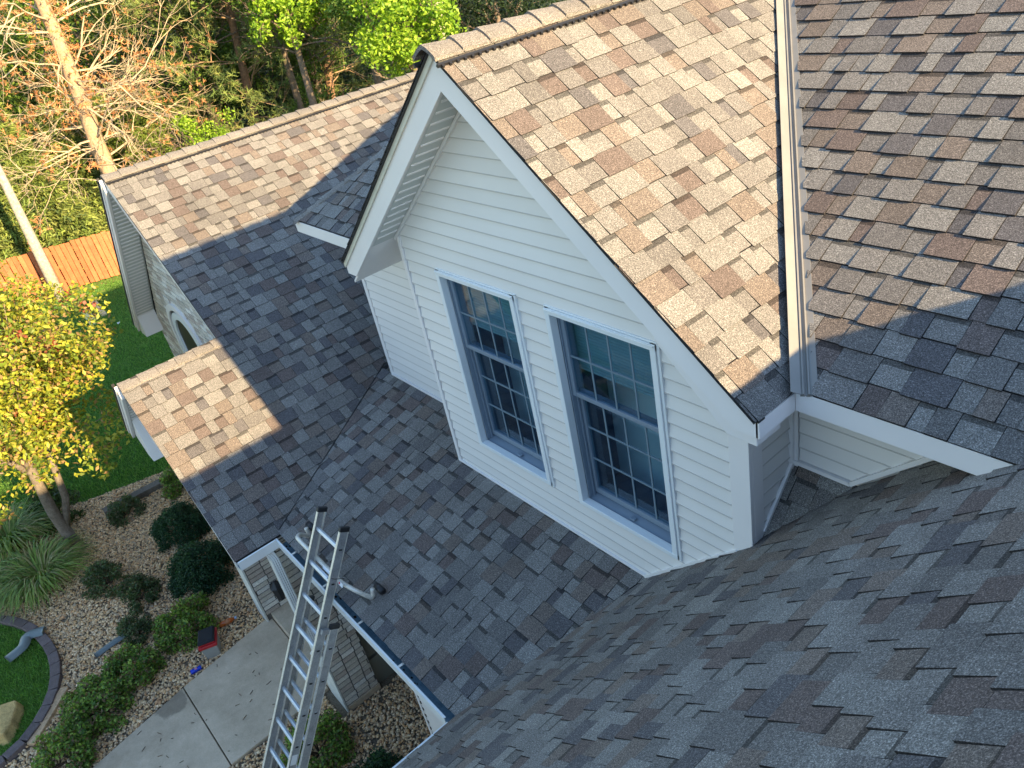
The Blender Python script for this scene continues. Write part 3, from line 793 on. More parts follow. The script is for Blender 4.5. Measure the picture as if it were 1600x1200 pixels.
# porch pier
px0, px1 = -6.80, -6.41
pier = box('pier', (px0, 1.105, 0), (px1, 1.525, Z(-4.72)), M['mortar'], house); pier['label'] = 'pale brick pier of the porch beside the ladder'
bricks(pier, (px1, 0, 0), (0, 1, 0), (1, 0, 0), [ccw([(1.11, .10), (1.52, .10), (1.52, Z(-4.73)), (1.11, Z(-4.73))])], .10, Z(-4.72), seed=4, bl=.145)
box('edge_stone', (px0, 1.085, 0), (px1 + .012, 1.105, Z(-4.74)), M['stone_white'], house, .003)
box('base_course', (px1 + .0, 1.11, 0), (px1 + .02, 1.53, .09), M['concrete'], house, .004)
# inner porch wall
iw = box('wall', (-8.75, 1.03, .0), (-8.44, 3.6, Z(-4.75)), M['mortar'], house); iw['label'] = 'pale brick wall on the far side of the porch'
bricks(iw, (-8.44, 0, 0), (0, 1, 0), (1, 0, 0), [ccw([(1.04, .15), (3.5, .15), (3.5, Z(-4.76)), (1.04, Z(-4.76))])], .15, Z(-4.76), seed=5)
box('edge_stone', (-8.75, 1.005, 0), (-8.425, 1.03, Z(-4.78)), M['stone_white'], house, .003)
# wall continuing right of the pier
o = box('wall', (-6.62, 1.53, .42), (-6.50, 3.3, Z(-4.75)), M['beige'], house); o['label'] = 'smooth olive beige wall behind the pier'
o = box('wall', (-6.62, 1.53, 0), (-6.47, 3.3, .41), M['beige'], house); o['label'] = 'lower beige base of the wall behind the pier'
# W wing gable wall
def inside_arch(x, z):
    cx, r, zc = -11.05, .62, -4.45
    return (abs(x - cx) < r and Z(-5.4) < z < Z(zc)) or ((x - cx) ** 2 + (z - Z(zc)) ** 2 < r * r and z >= Z(zc))
gw = MB(); yb_ = 2.11
GXL, GZL = -12.80, -4.45
poly = [P3(GXL, yb_, -7.3), P3(-8.75, yb_, -7.3), P3(-8.75, yb_, zW(-8.75) - .12), P3(-10.373, yb_, zt - .14), P3(GXL, yb_, LWZ - .10)]
gw.prism(poly, (0, .03, 0)); gwo = gw.build('wall', M['mortar'], house); gwo['label'] = 'white brick gable wall with an arched window'
bricks(gwo, (0, yb_, 0), (1, 0, 0), (0, -1, 0), [ccw([(GXL, 0), (-8.75, 0), (-8.75, Z(zW(-8.75) - .13)), (-10.373, Z(zt - .15)), (GXL, Z(LWZ - .11))])], 0, Z(zt - .15), holes=inside_arch, seed=6)
flush('brick', 290)
# arched window in it
def arch(cx, zc, r, y):
    win = None
    def ring(r0, r1, ya, yb2, mat, name, par):
        mb = MB(); n = 20; P = []
        pts = [(cx - 1, None)]
        path0 = [(cx - r0, Z(-5.4))] + [(cx - r0 * math.cos(PI * i / n), Z(zc) + r0 * math.sin(PI * i / n)) for i in range(n + 1)] + [(cx + r0, Z(-5.4))]
        path1 = [(cx - r1, Z(-5.4))] + [(cx - r1 * math.cos(PI * i / n), Z(zc) + r1 * math.sin(PI * i / n)) for i in range(n + 1)] + [(cx + r1, Z(-5.4))]
        for i in range(len(path0) - 1):
            a, b, c, d_ = path0[i], path0[i + 1], path1[i + 1], path1[i]
            mb.prism([(a[0], ya, a[1]), (b[0], ya, b[1]), (c[0], ya, c[1]), (d_[0], ya, d_[1])], (0, yb2 - ya, 0))
        return mb.build(name, M[mat], par)
    win = ring(r - .01, r + .085, y - .045, y + .01, 'trim', 'window', house); win['label'] = 'arched window in the brick gable'
    ring(r - .05, r - .012, y - .02, y + .0, 'black', 'window_reveal', win)
    ring(r - .16, r - .052, y - .035, y + .005, 'frame', 'sash', win)
    mb = MB(); n = 20
    mb.prism([(cx - (r - .1), y - .008, Z(-5.4))] + [(cx - (r - .1) * math.cos(PI * i / n), y - .008, Z(zc) + (r - .1) * math.sin(PI * i / n)) for i in range(n + 1)] + [(cx + (r - .1), y - .008, Z(-5.4))], (0, .004, 0))
    mb.build('pane', M['black'], win)
arch(-11.05, -4.45, .62, yb_)
# wing gable rakes and soffits
def gable_end(rx, rz, lx, lz, y0, y1, rightx=None):
    s = Vector((lx - rx, 0, lz - rz)).normalized(); dn = Vector((0, 0, -1))
    A = P3(rx, y0, rz - .02); B_ = P3(lx, y0, lz - .02)
    MB().prism([A, B_, B_ + dn * .13, A + dn * .16], (0, .03, 0)).build('fascia', M['trim'], house)
    MB().prism([A + Vector((0, -.012, 0)), B_ + Vector((0, -.012, 0)), B_ + Vector((0, -.012, -.05)), A + Vector((0, -.012, -.05))], (0, .011, 0)).build('fascia_trim', M['trim'], house)
    MB().prism([A + Vector((-.05, -.02, .02)), B_ + Vector((-.03, -.02, .02)), B_ + Vector((-.03, -.02, -.012)), A + Vector((-.05, -.02, -.012))], (0, .03, 0)).build('drip_edge', M['black'], house)
    sf = MB().prism([A + Vector((0, .03, -.14)), B_ + Vector((0, .03, -.11)), B_ + Vector((0, y1 - y0, -.11)), A + Vector((0, y1 - y0, -.14))], (0, 0, .02)).build('soffit', M['soffit'], house)
    mb = MB(); L = (B_ - A).length; n = int(L / .085)
    for i in range(n):
        p = A.lerp(B_, (i + .5) / n) + Vector((0, (y1 - y0) / 2 + .01, -.150 + .03 * (i + .5) / n))
        mb.obox(p, s * .010, (0, (y1 - y0) / 2 - .03, 0), (0, 0, .005))
    mb.build('soffit_rib', M['trim'], sf)
    # boxed return at the foot
    return
gable_end(-10.373, zt, LWX, LWZ, 1.80, yb_ - .005)
MB().prism([P3(LWX + .0, 1.832, LWZ - .06), P3(LWX + .32, 1.832, LWZ + .22), P3(LWX + .32, 1.832, LWZ - .17), P3(LWX + .06, 1.832, LWZ - .17)], (0, .272, 0)).build('eave_box', M['trim'], house)
gable_end(-8.195, nz, -9.24, -4.27, .705, 1.02)
MB().prism([P3(-9.22, .742, -4.36), P3(-8.80, .742, -3.95), P3(-8.72, .742, -4.55), P3(-8.95, .742, -4.55)], (0, .30, 0)).build('eave_box', M['trim'], house, bevel=.004)
# porch gable wall above the opening (behind the overhang)
MB().prism([P3(-8.75, 1.04, -4.9), P3(-6.42, 1.04, -4.9), P3(-6.42, 1.04, ZL - .1), P3(-8.19, 1.04, nz - .12), P3(-9.1, 1.04, -4.25), P3(-9.1, 1.04, -4.9)], (0, .06, 0)).build('wall', M['siding'], house)['label'] = 'small gable wall over the porch opening'
# right rakes (near side of the visible slopes)
def rakeW(xa, xb, y0):
    A, B_ = P3(xa, y0, zW(xa) - .014), P3(xb, y0, zW(xb) - .014)
    MB().prism([A, B_, B_ + Vector((0, 0, -.14)), A + Vector((0, 0, -.14))], (0, .03, 0)).build('fascia', M['trim'], house)
rakeW(XW - .02, -8.19, .742); rakeW(-8.19, -10.373, 1.835)
# hidden masses of the walls that close the house
for a, b, l in (((-12.78, 2.15, 0), (-6.62, 12, Z(-4.75)), 'body of the brick wing'), ((-3.10, -4.8, 0), (3.1, 12, Z(-4.72)), 'body of the right wing'), ((-6.5, 3.3, 0), (-3.1, 12, Z(-4.75)), 'entry wall under the porch roof')):
    o = box('wall', a, b, M['siding'], house); o['label'] = l
MB().prism([P3(-3.05, -4.75, -4.75), P3(3.1, -4.75, -4.75), P3(.03, -4.75, zr_ - .1)], (0, .1, 0)).build('wall', M['siding'], house)['label'] = 'front gable of the right wing'
# white corner seen under the inside corner of the gutters
wc_ = box('wall', (-5.06, 1.50, 0), (-3.1, 1.60, Z(-4.76)), M['trim'], house); wc_['label'] = 'white wall under the inside gutter corner'
box('corner_board', (-5.10, 1.488, 0), (-5.055, 1.61, Z(-4.76)), M['trim'], house, .003)
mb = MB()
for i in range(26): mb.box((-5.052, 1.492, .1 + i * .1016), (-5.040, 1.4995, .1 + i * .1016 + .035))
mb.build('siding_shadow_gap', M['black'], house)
# downspout on the pier edge
def downspout():
    mb = MB(); x = -6.33; n = 9
    pts = [P3(x + .0, 1.03, -4.66), P3(x + .02, 1.06, -4.80), P3(x + .03, 1.055, -6.1), P3(x - .10, 1.04, -6.25)]
    prof = []
    for i in range(n):
        t = i / (n - 1); prof.append((-.04 + .08 * t, -.03 - (.006 if i % 2 else 0)))
    ring = [(a, b) for a, b in prof] + [(.04, .03), (-.04, .03)]
    V = []; F = []; k = len(ring)
    for p in pts:
        for a, b in ring: V.append((p.x - b, p.y + a, p.z))
    for i in range(len(pts) - 1):
        for j in range(k): F.append((i*k+j, i*k+(j+1)%k, (i+1)*k+(j+1)%k, (i+1)*k+j))
    F.append(tuple(range(k))); F.append(tuple(range((len(pts)-1)*k, len(pts)*k)))
    mesh('downspout', V, F, M['gutter_white'], house)
downspout()
# lantern on the inner porch wall
lx, ly, lz = -8.40, 1.27, .50
mb = MB()
lt = MB().obox((lx + .02, ly, lz), (.02, 0, 0), (0, .05, 0), (0, 0, .09)).build('lantern', M['black'], house)
mb = MB(); mb.tube([(lx + .12, ly, lz - .12), (lx + .12, ly, lz + .10)], [.05, .075], 6); mb.tube([(lx + .12, ly, lz + .10), (lx + .12, ly, lz + .18)], [.09, .015], 6); mb.tube([(lx + .03, ly, lz + .05), (lx + .12, ly, lz + .16)], .01, 5)
mb.build('lantern_body', M['black'], lt)

# ------------------------------------------------------------------ extension ladder
LD = Vector((0, -.533, -.846)); LQ = Vector((0, -.846, .533)); LX = Vector((1, 0, 0))
Ltop = P3(0, 1.415, -3.95)
lad = empty('extension_ladder', (-5.2, -.70, 0), 'aluminium extension ladder leaning on the porch gutter', 'ladder')
def rail(xc, top, L, side, name='rail', depth=.037, q=0):
    """C-channel rail; side = +1 flanges point to -x ... web outside"""
    c = Vector((xc, top.y, top.z)) + LD * (L / 2) + LQ * q
    o = MB().obox(c + LX * (side * .010), LD * (L / 2), LX * .0018, LQ * (depth - .004)).build(name, M['alu_web'], lad)
    mb = MB()
    mb.obox(c + LQ * depth, LD * (L / 2), LX * .0135, LQ * .0024)
    mb.obox(c - LQ * depth, LD * (L / 2), LX * .0135, LQ * .0024)
    mb.build('rail_flange', M['alu'], o)
    return o
FLYL, FLYR = -5.395, -5.005
Lf = 3.0
rail(FLYL, Ltop, Lf, -1); rail(FLYR, Ltop, Lf, 1)
for i in range(10):
    c = Ltop + LD * (.165 + i * .305)
    if .165 + i * .305 > Lf - .05: break
    MB().obox(Vector(((FLYL + FLYR) / 2, c.y, c.z)), LX * ((FLYR - FLYL) / 2 + .010), (LD + LQ * 0).normalized() * .015, LQ * .013).build('rung', M['alu2'], lad, bevel=.005)
# base section
bt = Ltop + LD * .86 - LQ * .085
BL_, BR_ = -5.43, -4.965
Lb = (bt.z - .05) / .846
rail(BL_, bt, Lb, -1); rail(BR_, bt, Lb, 1)
i = 0
while .19 + i * .305 < Lb - .05:
    c = bt + LD * (.19 + i * .305)
    MB().obox(Vector(((BL_ + BR_) / 2, c.y, c.z)), LX * ((BR_ - BL_) / 2 + .012), LD * .015, LQ * .013).build('rung', M['alu2'], lad, bevel=.005); i += 1
for xc, tp_ in ((FLYL, Ltop), (FLYR, Ltop), (BL_, bt), (BR_, bt)):
    MB().obox(Vector((xc, tp_.y, tp_.z)) - LD * .012, LX * .017, LD * .022, LQ * .045).build('end_cap', M['black'], lad, bevel=.007)
for xc in (BL_, BR_):
    MB().obox(Vector((xc, bt.y, bt.z)) + LD * (Lb - .0), LX * .03, LD * .03, LQ * .06).build('foot', M['black'], lad, bevel=.01)
# guide bracket joining the sections
for xc in (-4.975, -5.425):
    MB().obox(Vector((xc, bt.y, bt.z)) + LD * .03 + LQ * .045, LX * .017, LD * .022, LQ * .062).build('guide_bracket', M['alu_web'], lad, bevel=.003)
# rung end rivets seen on the right rails
mb = MB()
for i in range(9):
    for xc, t0, l in ((FLYR + .0155, Ltop, .165), (BR_ + .0155, bt, .19)):
        c = t0 + LD * (l + i * .305)
        mb.obox((xc, c.y, c.z), LX * .002, LD * .006, LQ * .013)
mb.build('rivet', M['black'], lad)['kind'] = 'stuff'
# stabiliser: bar across and two bent arms with black pads
bar = Ltop + LD * .44 - LQ * .05
mb = MB()
padR, padL = P3(-4.76, 1.44, -4.49), P3(-5.98, 1.42, -4.49)
cR = [Vector((-5.35, bar.y, bar.z)), Vector((-5.0, bar.y, bar.z)), Vector((-4.90, bar.y + .02, bar.z - .02)), Vector((-4.82, bar.y + .07, bar.z - .08)), Vector((-4.785, bar.y + .14, bar.z - .17)), padR + Vector((-.02, -.05, .05))]
cL = [Vector((-5.05, bar.y, bar.z)), Vector((-5.70, bar.y, bar.z)), Vector((-5.82, bar.y + .02, bar.z - .02)), Vector((-5.90, bar.y + .07, bar.z - .08)), Vector((-5.94, bar.y + .14, bar.z - .17)), padL + Vector((.02, -.05, .05))]
def smoothpath(P, n=5):
    out = []
    for i in range(len(P) - 1):
        p0, p1, p2, p3 = P[max(i-1,0)], P[i], P[i+1], P[min(i+2, len(P)-1)]
        for j in range(n):
            t = j / n; out.append(.5 * ((2*p1) + (p2-p0)*t + (2*p0-5*p1+4*p2-p3)*t*t + (3*p1-p0-3*p2+p3)*t**3))
    return out + [P[-1]]
for c in (cR, cL): MB().tube(smoothpath(c), .019, 10).build('stabiliser_arm', M['alu'], lad, smooth=True)
for p in (padR, padL): 
    MB().tube([p + Vector((-.055, 0, .02)), p + Vector((.055, 0, .03))], .030, 10).build('rubber_pad', M['black'], lad, smooth=True)
# labels on the ladder
white_m = simple('label_white', (.75, .75, .75), .5); yellow_m = simple('label_yellow', (.75, .70, .02), .5); blue_m = simple('label_blue', (.01, .02, .22), .5); red_m = simple('print_red', (.6, .02, .02), .5)
def sticker(name, xc, along, t0, ha, hq, mat, side=1, q=0, par=lad, lift=.0):
    c = Vector((xc, t0.y, t0.z)) + LD * along + LQ * q
    return MB().obox(c + LX * (.0145 * side + lift * side), LX * .0008, LD * ha, LQ * hq).build(name, mat, par)
sticker('label', FLYR, 2.12, Ltop, .05, .026, white_m)
yl = sticker('label', FLYR, 2.44, Ltop, .075, .032, yellow_m)
mb = MB()
for i in range(6):
    c = Vector((FLYR, Ltop.y, Ltop.z)) + LD * (2.39 + i * .02)
    mb.obox(c + LX * .0162, LX * .0004, LD * .004, LQ * (.022 - .004 * (i % 3)))
mb.build('label_print', M['black'], yl)
sticker('label', FLYR, 2.535, Ltop, .012, .030, M['black'])
tb = sticker('label', BR_, 1.50, bt, .12, .026, white_m)
mb = MB()
c0 = Vector((BR_ + .0165, bt.y, bt.z))
for s in (-1, 1):
    e = c0 + LD * (1.50 + s * .105); i_ = c0 + LD * (1.50 + s * .07)
    mb.prism([e, i_ + LQ * .022, i_ - LQ * .022], (.0012, 0, 0))
mb.build('label_arrow', blue_m, tb)
def text(body, size, origin, xdir, ydir, mat, name, parent, align='CENTER'):
    cu = bpy.data.curves.new(name, 'FONT'); cu.body = body; cu.size = size; cu.extrude = .0005; cu.align_x = align; cu.align_y = 'CENTER'
    tmp = bpy.data.objects.new('t', cu); scene.collection.objects.link(tmp)
    me = bpy.data.meshes.new_from_object(tmp, depsgraph=bpy.context.evaluated_depsgraph_get())
    bpy.data.objects.remove(tmp)
    xd, yd = Vector(xdir).normalized(), Vector(ydir).normalized(); zd = xd.cross(yd)
    mt = Matrix((xd, yd, zd)).transposed().to_4x4(); mt.translation = Vector(origin) - WL[parent.name]
    me.transform(mt); me.materials.clear(); me.materials.append(mat)
    o = bpy.data.objects.new(name, me); scene.collection.objects.link(o); o.parent = parent
    return o
text('WERNER', .036, c0 + LD * 1.50 + LX * .001, -LD, LQ * -1 if (-LD).cross(-LQ).x > 0 else LQ, blue_m, 'lettering', tb)
lt1 = sticker('label', FLYL, 1.95, Ltop, .10, .030, white_m, side=1, q=0, lift=-.024)
sticker('label', FLYL, 2.33, Ltop, .11, .030, white_m, side=1, lift=-.024)
MB().obox(Vector((-5.14, bar.y, bar.z)) + LQ * .02, LX * .10, LD * .014, LQ * .001).build('label', white_m, lad)
rl = MB().obox(Vector((-4.93, bar.y + .0, bar.z + .0)) + LQ * .018, LX * .035, LD * .016, LQ * .001).build('label', white_m, lad)
MB().obox(Vector((-4.95, bar.y + .0, bar.z + .0)) + LQ * .0195, LX * .010, LD * .009, LQ * .0005).build('label_print', red_m, rl)
# wire tie
MB().tube(smoothpath([Vector((-4.99, bar.y, bar.z)) + Vector(v) for v in ((-.05, -.07, .05), (.03, -.03, .06), (.05, .03, .03), (-.01, .03, -.04), (.10, .05, .04))]), .003, 4).build('wire_tie', M['black'], lad)

# ------------------------------------------------------------------ pebbles
T = (1 + 5 ** .5) / 2
IV = np.array([(-1,T,0),(1,T,0),(-1,-T,0),(1,-T,0),(0,-1,T),(0,1,T),(0,-1,-T),(0,1,-T),(T,0,-1),(T,0,1),(-T,0,-1),(-T,0,1)]) / math.hypot(1, T)
IF = np.array([(0,11,5),(0,5,1),(0,1,7),(0,7,10),(0,10,11),(1,5,9),(5,11,4),(11,10,2),(10,7,6),(7,1,8),(3,9,4),(3,4,2),(3,2,6),(3,6,8),(3,8,9),(4,9,5),(2,4,11),(6,2,10),(8,6,7),(9,8,1)])
def inpoly(x, y, poly):
    c = np.zeros(x.shape, bool); n = len(poly); j = n - 1
    for i in range(n):
        xi, yi = poly[i]; xj, yj = poly[j]
        m_ = ((yi > y) != (yj > y)) & (x < (xj - xi) * (y - yi) / (yj - yi + 1e-12) + xi); c ^= m_; j = i
    return c
def project_np(X, Y, Zc):
    v = np.stack([X, Y, Zc - H0], 1); z = v @ np.array(CF)
    return 800 + 1221.2 * (v @ np.array(CR)) / z, 600 + 1221.2 * (v @ np.array(CD)) / z
arc = [ground(*p) for p in ((-40, 985), (0, 972), (50, 985), (84, 1022), (90, 1070), (70, 1122), (30, 1175), (-10, 1205), (-60, 1250))]
def pebbles(name, poly, dens, holes, size=(.016, .034), label=None, seed=1):
    r = np.random.default_rng(seed); P = np.array(poly); x0_, y0_ = P.min(0); x1_, y1_ = P.max(0)
    n = int((x1_ - x0_) * (y1_ - y0_) * dens); x = r.uniform(x0_, x1_, n); y = r.uniform(y0_, y1_, n)
    k = inpoly(x, y, poly)
    for h in holes: k &= ~inpoly(x, y, h)
    u, v = project_np(x, y, np.zeros(n)); k &= (u > -120) & (u < 1000) & (v > 500) & (v < 1330)
    x, y = x[k], y[k]; n = len(x)
    s = r.uniform(size[0], size[1], n) * np.where(r.random(n) < .12, 1.35, 1); el = r.uniform(.6, 1.0, n); fl = r.uniform(.45, .75, n)
    a = r.uniform(0, 2 * PI, n); til = r.normal(0, .3, (n, 2))
    V = IV[None] * (1 + r.normal(0, .09, (n, 12, 1))) * np.stack([s, s * el, s * fl], 1)[:, None]
    V[:, :, 2] += V[:, :, 0] * til[:, :1] + V[:, :, 1] * til[:, 1:]
    ca, sa = np.cos(a)[:, None], np.sin(a)[:, None]
    X = V[:, :, 0] * ca - V[:, :, 1] * sa + x[:, None]; Y = V[:, :, 0] * sa + V[:, :, 1] * ca + y[:, None]; Zz = V[:, :, 2] + (s * .35 + r.uniform(0, .014, n))[:, None]
    pal = np.array([(.78, .58, .37), (.66, .47, .29), (.82, .66, .46), (.54, .40, .28), (.68, .44, .24), (.44, .36, .28), (.80, .63, .46), (.56, .35, .21)])
    c = pal[r.integers(0, len(pal), n)] * np.array([1.06, .97, .84]) * r.uniform(.8, 1.12, (n, 1))
    F = (IF[None] + (np.arange(n) * 12)[:, None, None]).reshape(-1, 3)
    o = mesh(name, np.stack([X, Y, Zz], 2).reshape(-1, 3), F, M['pebble'], None, np.repeat(c, 12, 0), True)
    tag(o, label, None, None, 'stuff'); return o
walkp = [(-8.52, 1.08), (-8.30, -.20), (-8.02, -1.40), (-7.7, -3.4), (-6.6, -3.4), (-6.715, -1.41), (-6.79, -.18), (-6.86, 1.08)]
small_lawn = arc + [(-12.5, -4), (-14.6, -3.0)]
porch = [(-8.76, 1.0), (-6.38, 1.0), (-6.38, 4), (-8.76, 4)]
pebbles('pebble_bed', [(-14.55, -3), (-14.8, -1.4), (-13.85, -.12), (-13.4, 1.4), (-13.2, 2.2), (-8.7, 2.2), (-8.3, -.2), (-7.7, -3.0)], 2100, [walkp, small_lawn, porch], (.010, .022), 'tan river pebbles round the shrubs beside the walkway', 3)
pebbles('pebble_bed', [(-6.95, 1.6), (-6.42, 1.6), (-6.38, 3.0), (-3.1, 3.0), (-3.1, -2.2), (-6.7, -2.2), (-6.8, -.2)], 2000, [walkp, porch], (.010, .022), 'grey river pebbles in the corner below the gutters', 4)

# ------------------------------------------------------------------ edging, plank, rock, pipes
edge = empty('lawn_edging', (-10.4, -1.5, 0), 'curved purple brown edging blocks round the small lawn', 'edging')
def arcpts(P, step):
    Q = smoothpath([Vector((x, y, 0)) for x, y in P], 8); out = [Q[0]]; acc = 0
    for a, b in zip(Q[:-1], Q[1:]):
        L = (b - a).length; t = step - acc
        while t <= L: out.append(a.lerp(b, t / L)); t += step
        acc = (acc + L) % step
    return out
E_ = arcpts(arc, .24)
ecol = colored('edging_block', .9, .2, 14, .004, .2, fine=70)
for a, b in zip(E_[:-1], E_[1:]):
    d = (b - a).normalized(); s = Vector((-d.y, d.x, 0)); gpt = d * .006; k = random.uniform(.85, 1.15)
    MB().prism([a + gpt - s * .065, b - gpt - s * .065, b - gpt + s * .065, a + gpt + s * .065], (0, 0, .085), (.15 * k, .115 * k, .11 * k)).build('edging_block', ecol, edge, bevel=.008)
small = sheet('lawn', small_lawn, .02, M['lawn']); small['label'] = 'small curved patch of lawn inside the edging'
def put_box(name, uv0, uv1, w, h, mat, label, cat, z=0, rot=0, bev=.006):
    a, b = Vector((*ground(*uv0, z), z)), Vector((*ground(*uv1, z), z)); d = (b - a); L = d.length; d.normalize(); s = Vector((-d.y, d.x, 0))
    o = MB().obox((a + b) / 2 + Vector((0, 0, h)), d * L / 2, s * w, (0, 0, h), mat if isinstance(mat, tuple) else None).build(name, M['wood'] if isinstance(mat, tuple) else mat, None, origin=tuple((a + b) / 2), bevel=bev)
    return tag(o, label, cat)
put_box('plank', (104, 1078), (52, 1166), .055, .03, (.50, .33, .20), 'tan wooden plank lying along the curved edging', 'plank')
put_box('landscape_timber', (166, 806), (276, 748), .085, .06, (.13, .11, .09), 'weathered dark timber between gravel and lawn', 'timber')
put_box('board', (142, 466), (164, 494), .075, .035, (.60, .45, .25), 'longer pale board standing on the shaded lawn', 'board', z=.0)
put_box('board', (136, 492), (148, 508), .10, .06, (.62, .55, .26), 'short yellow block on the lawn beside the longer board', 'board')
put_box('scrap', (183, 506), (188, 504), .05, .01, white_m, 'small white scrap lying on the lawn', 'litter')
dsm = simple('pipe_grey', (.14, .17, .18), .5, var=.1)
def flatpipe(uvs, w, h, mat, z=.05):
    P = smoothpath([Vector((*ground(u, v, z), z)) for u, v in uvs], 5); V = []; F = []
    for i, p in enumerate(P):
        d = (P[min(i+1, len(P)-1)] - P[max(i-1, 0)]).normalized(); s = Vector((-d.y, d.x, 0)).normalized()
        for a, b in ((-1, 0), (-.8, .8), (0, 1), (.8, .8), (1, 0)): V.append(tuple(p + s * w * a + Vector((0, 0, h * b))))
    for i in range(len(P) - 1):
        for j in range(4): F.append((i*5+j, i*5+j+1, i*5+j+6, i*5+j+5))
    F.append((0,1,2,3,4)); F.append(tuple(len(P)*5 - 5 + q for q in (4,3,2,1,0)))
    return mesh('drain_pipe', V, F, mat, None, None, True, origin=tuple(P[0]))
tag(flatpipe(((12, 1032), (36, 1012), (44, 995), (70, 986)), .075, .05, dsm, .09), 'bent grey drain pipe lying over the lawn edging', 'drain pipe')
tag(flatpipe(((149, 1026), (188, 998), (215, 985)), .045, .035, dsm, .04), 'straight dark drain pipe end in the pebbles under a shrub', 'drain pipe')
# tan rock
rkp = [(*ground(u, v), 0.02) for u, v in ((-14, 1124), (12, 1110), (38, 1103), (40, 1112), (30, 1142), (16, 1166), (-14, 1168))]
cx_, cy_ = sum(p[0] for p in rkp) / 7, sum(p[1] for p in rkp) / 7
mb = MB(); top_ = [(cx_ + (p[0] - cx_) * .86, cy_ + (p[1] - cy_) * .86, .15 + .015 * (k_ % 3)) for k_, p in enumerate(rkp)]
rkp = rkp[::-1]; top_ = top_[::-1]
mb.add(rkp + top_, [tuple(range(7, 14))] + [(k_, (k_ + 1) % 7, (k_ + 1) % 7 + 7, k_ + 7) for k_ in range(7)], (.50, .34, .14))
o = mb.build('boulder', colored('sandstone', .9, .25, 9, .01, .2, fine=50), None, origin=(cx_, cy_, 0))
sb_ = o.modifiers.new('b', 'BEVEL'); sb_.width = .02; sb_.segments = 2
tag(o, 'flat yellow sandstone boulder on the small lawn', 'rock')

mb = MB(); rl_ = random.Random(12)
for i_ in range(70):
    tx, ty = rl_.uniform(-8.3, -6.8), rl_.uniform(-2.4, 1.0); ta = rl_.uniform(0, PI); tl = rl_.uniform(.008, .035)
    mb.obox((tx, ty, .049), (math.cos(ta) * tl, math.sin(ta) * tl, 0), (-math.sin(ta) * .0025, math.cos(ta) * .0025, 0), (0, 0, .002), rl_.choice(((.05, .035, .02), (.16, .10, .05), (.08, .07, .03))))
tag(mb.build('twig_litter', M['bark']), 'tiny dark twigs and leaf bits scattered on the concrete walkway', None, None, 'stuff')
# bucket, bottle, can
def bucket():
    bx, by = ground(336, 1018); e = empty('bucket', (bx, by, 0), 'small grey bin with red rim and black lid beside the walkway', 'bucket')
    gm = simple('bin_grey', (.30, .29, .27), .6); rm = simple('bin_red', (.42, .015, .02), .45); lm = simple('bin_lid', (.008, .009, .014), .8)
    ax = Vector((.93, -.36, 0)).normalized(); ay = Vector((.36, .93, 0)).normalized()
    def frus(z0_, z1_, a0, a1, name, mat):
        mb = MB(); c = Vector((bx, by, 0)); V = []
        for z, a in ((z0_, a0), (z1_, a1)):
            for i, j in ((-1, -1), (1, -1), (1, 1), (-1, 1)): V.append(c + ax * i * a * 1.25 + ay * j * a + Vector((0, 0, z)))
        mb.add(V, [(3, 2, 1, 0), (4, 5, 6, 7), (0, 1, 5, 4), (1, 2, 6, 5), (2, 3, 7, 6), (3, 0, 4, 7)])
        return mb.build(name, mat, e, bevel=.012)
    frus(0, .24, .085, .105, 'body', gm); frus(.205, .26, .112, .118, 'rim', rm); frus(.26, .285, .098, .104, 'rim', rm); frus(.285, .325, .108, .095, 'lid', lm)
    lb = MB().obox(Vector((bx, by, .14)) - ay * .098 - Vector((0, 0, 0)), ax * .06, ay * .0015, (0, 0, .035)).build('label', white_m, e)
    MB().obox(Vector((bx, by, .145)) - ay * .1003 - ax * .02, ax * .018, ay * .0008, (0, 0, .014)).build('label_print', simple('print_blue', (.02, .15, .5), .5), lb)
bucket()
def bottle():
    x, y = ground(358, 976); e = empty('bottle', (x, y, 0), 'orange drink bottle with a pale blue cap lying on the pebbles', 'bottle')
    d = Vector((.2, .98, 0)).normalized(); c = Vector((x, y, .06))
    MB().tube([c - d * .11, c - d * .10, c - d * .02, c - d * .01, c + d * .04, c + d * .07, c + d * .095], [.025, .036, .037, .034, .036, .024, .014], 12).build('body', simple('orange_drink', (.50, .11, .02), .2), e, smooth=True)
    MB().tube([c - d * .03, c + d * .03], [.0385, .0385], 12).build('wrapper', simple('wrapper_orange', (.55, .20, .08), .4), e, smooth=True)
    MB().tube([c + d * .095, c + d * .125], [.017, .017], 12).build('cap', simple('cap_blue', (.35, .45, .6), .4), e)
bottle()
def can():
    x, y = ground(309, 1050); e = empty('can', (x, y, 0), 'crushed blue drink can lying at the walkway edge', 'can')
    d = Vector((.15, .98, 0)).normalized(); c = Vector((x, y, .045))
    MB().tube([c - d * .068, c - d * .062, c - d * .01, c + d * .03, c + d * .058, c + d * .066], [.026, .033, .032, .027, .033, .026], 14).build('body', simple('can_blue', (.01, .04, .45), .3, metal=.3), e, smooth=True)
    MB().tube([c + d * .066, c + d * .068], [.025, .025], 14).build('end', M['alu'], e)
    MB().obox(c + Vector((.012, 0, .030)), d * .016, (.011, 0, 0), (0, 0, .0025)).build('mark', simple('can_mark', (.6, .25, .3), .4), e)
can()

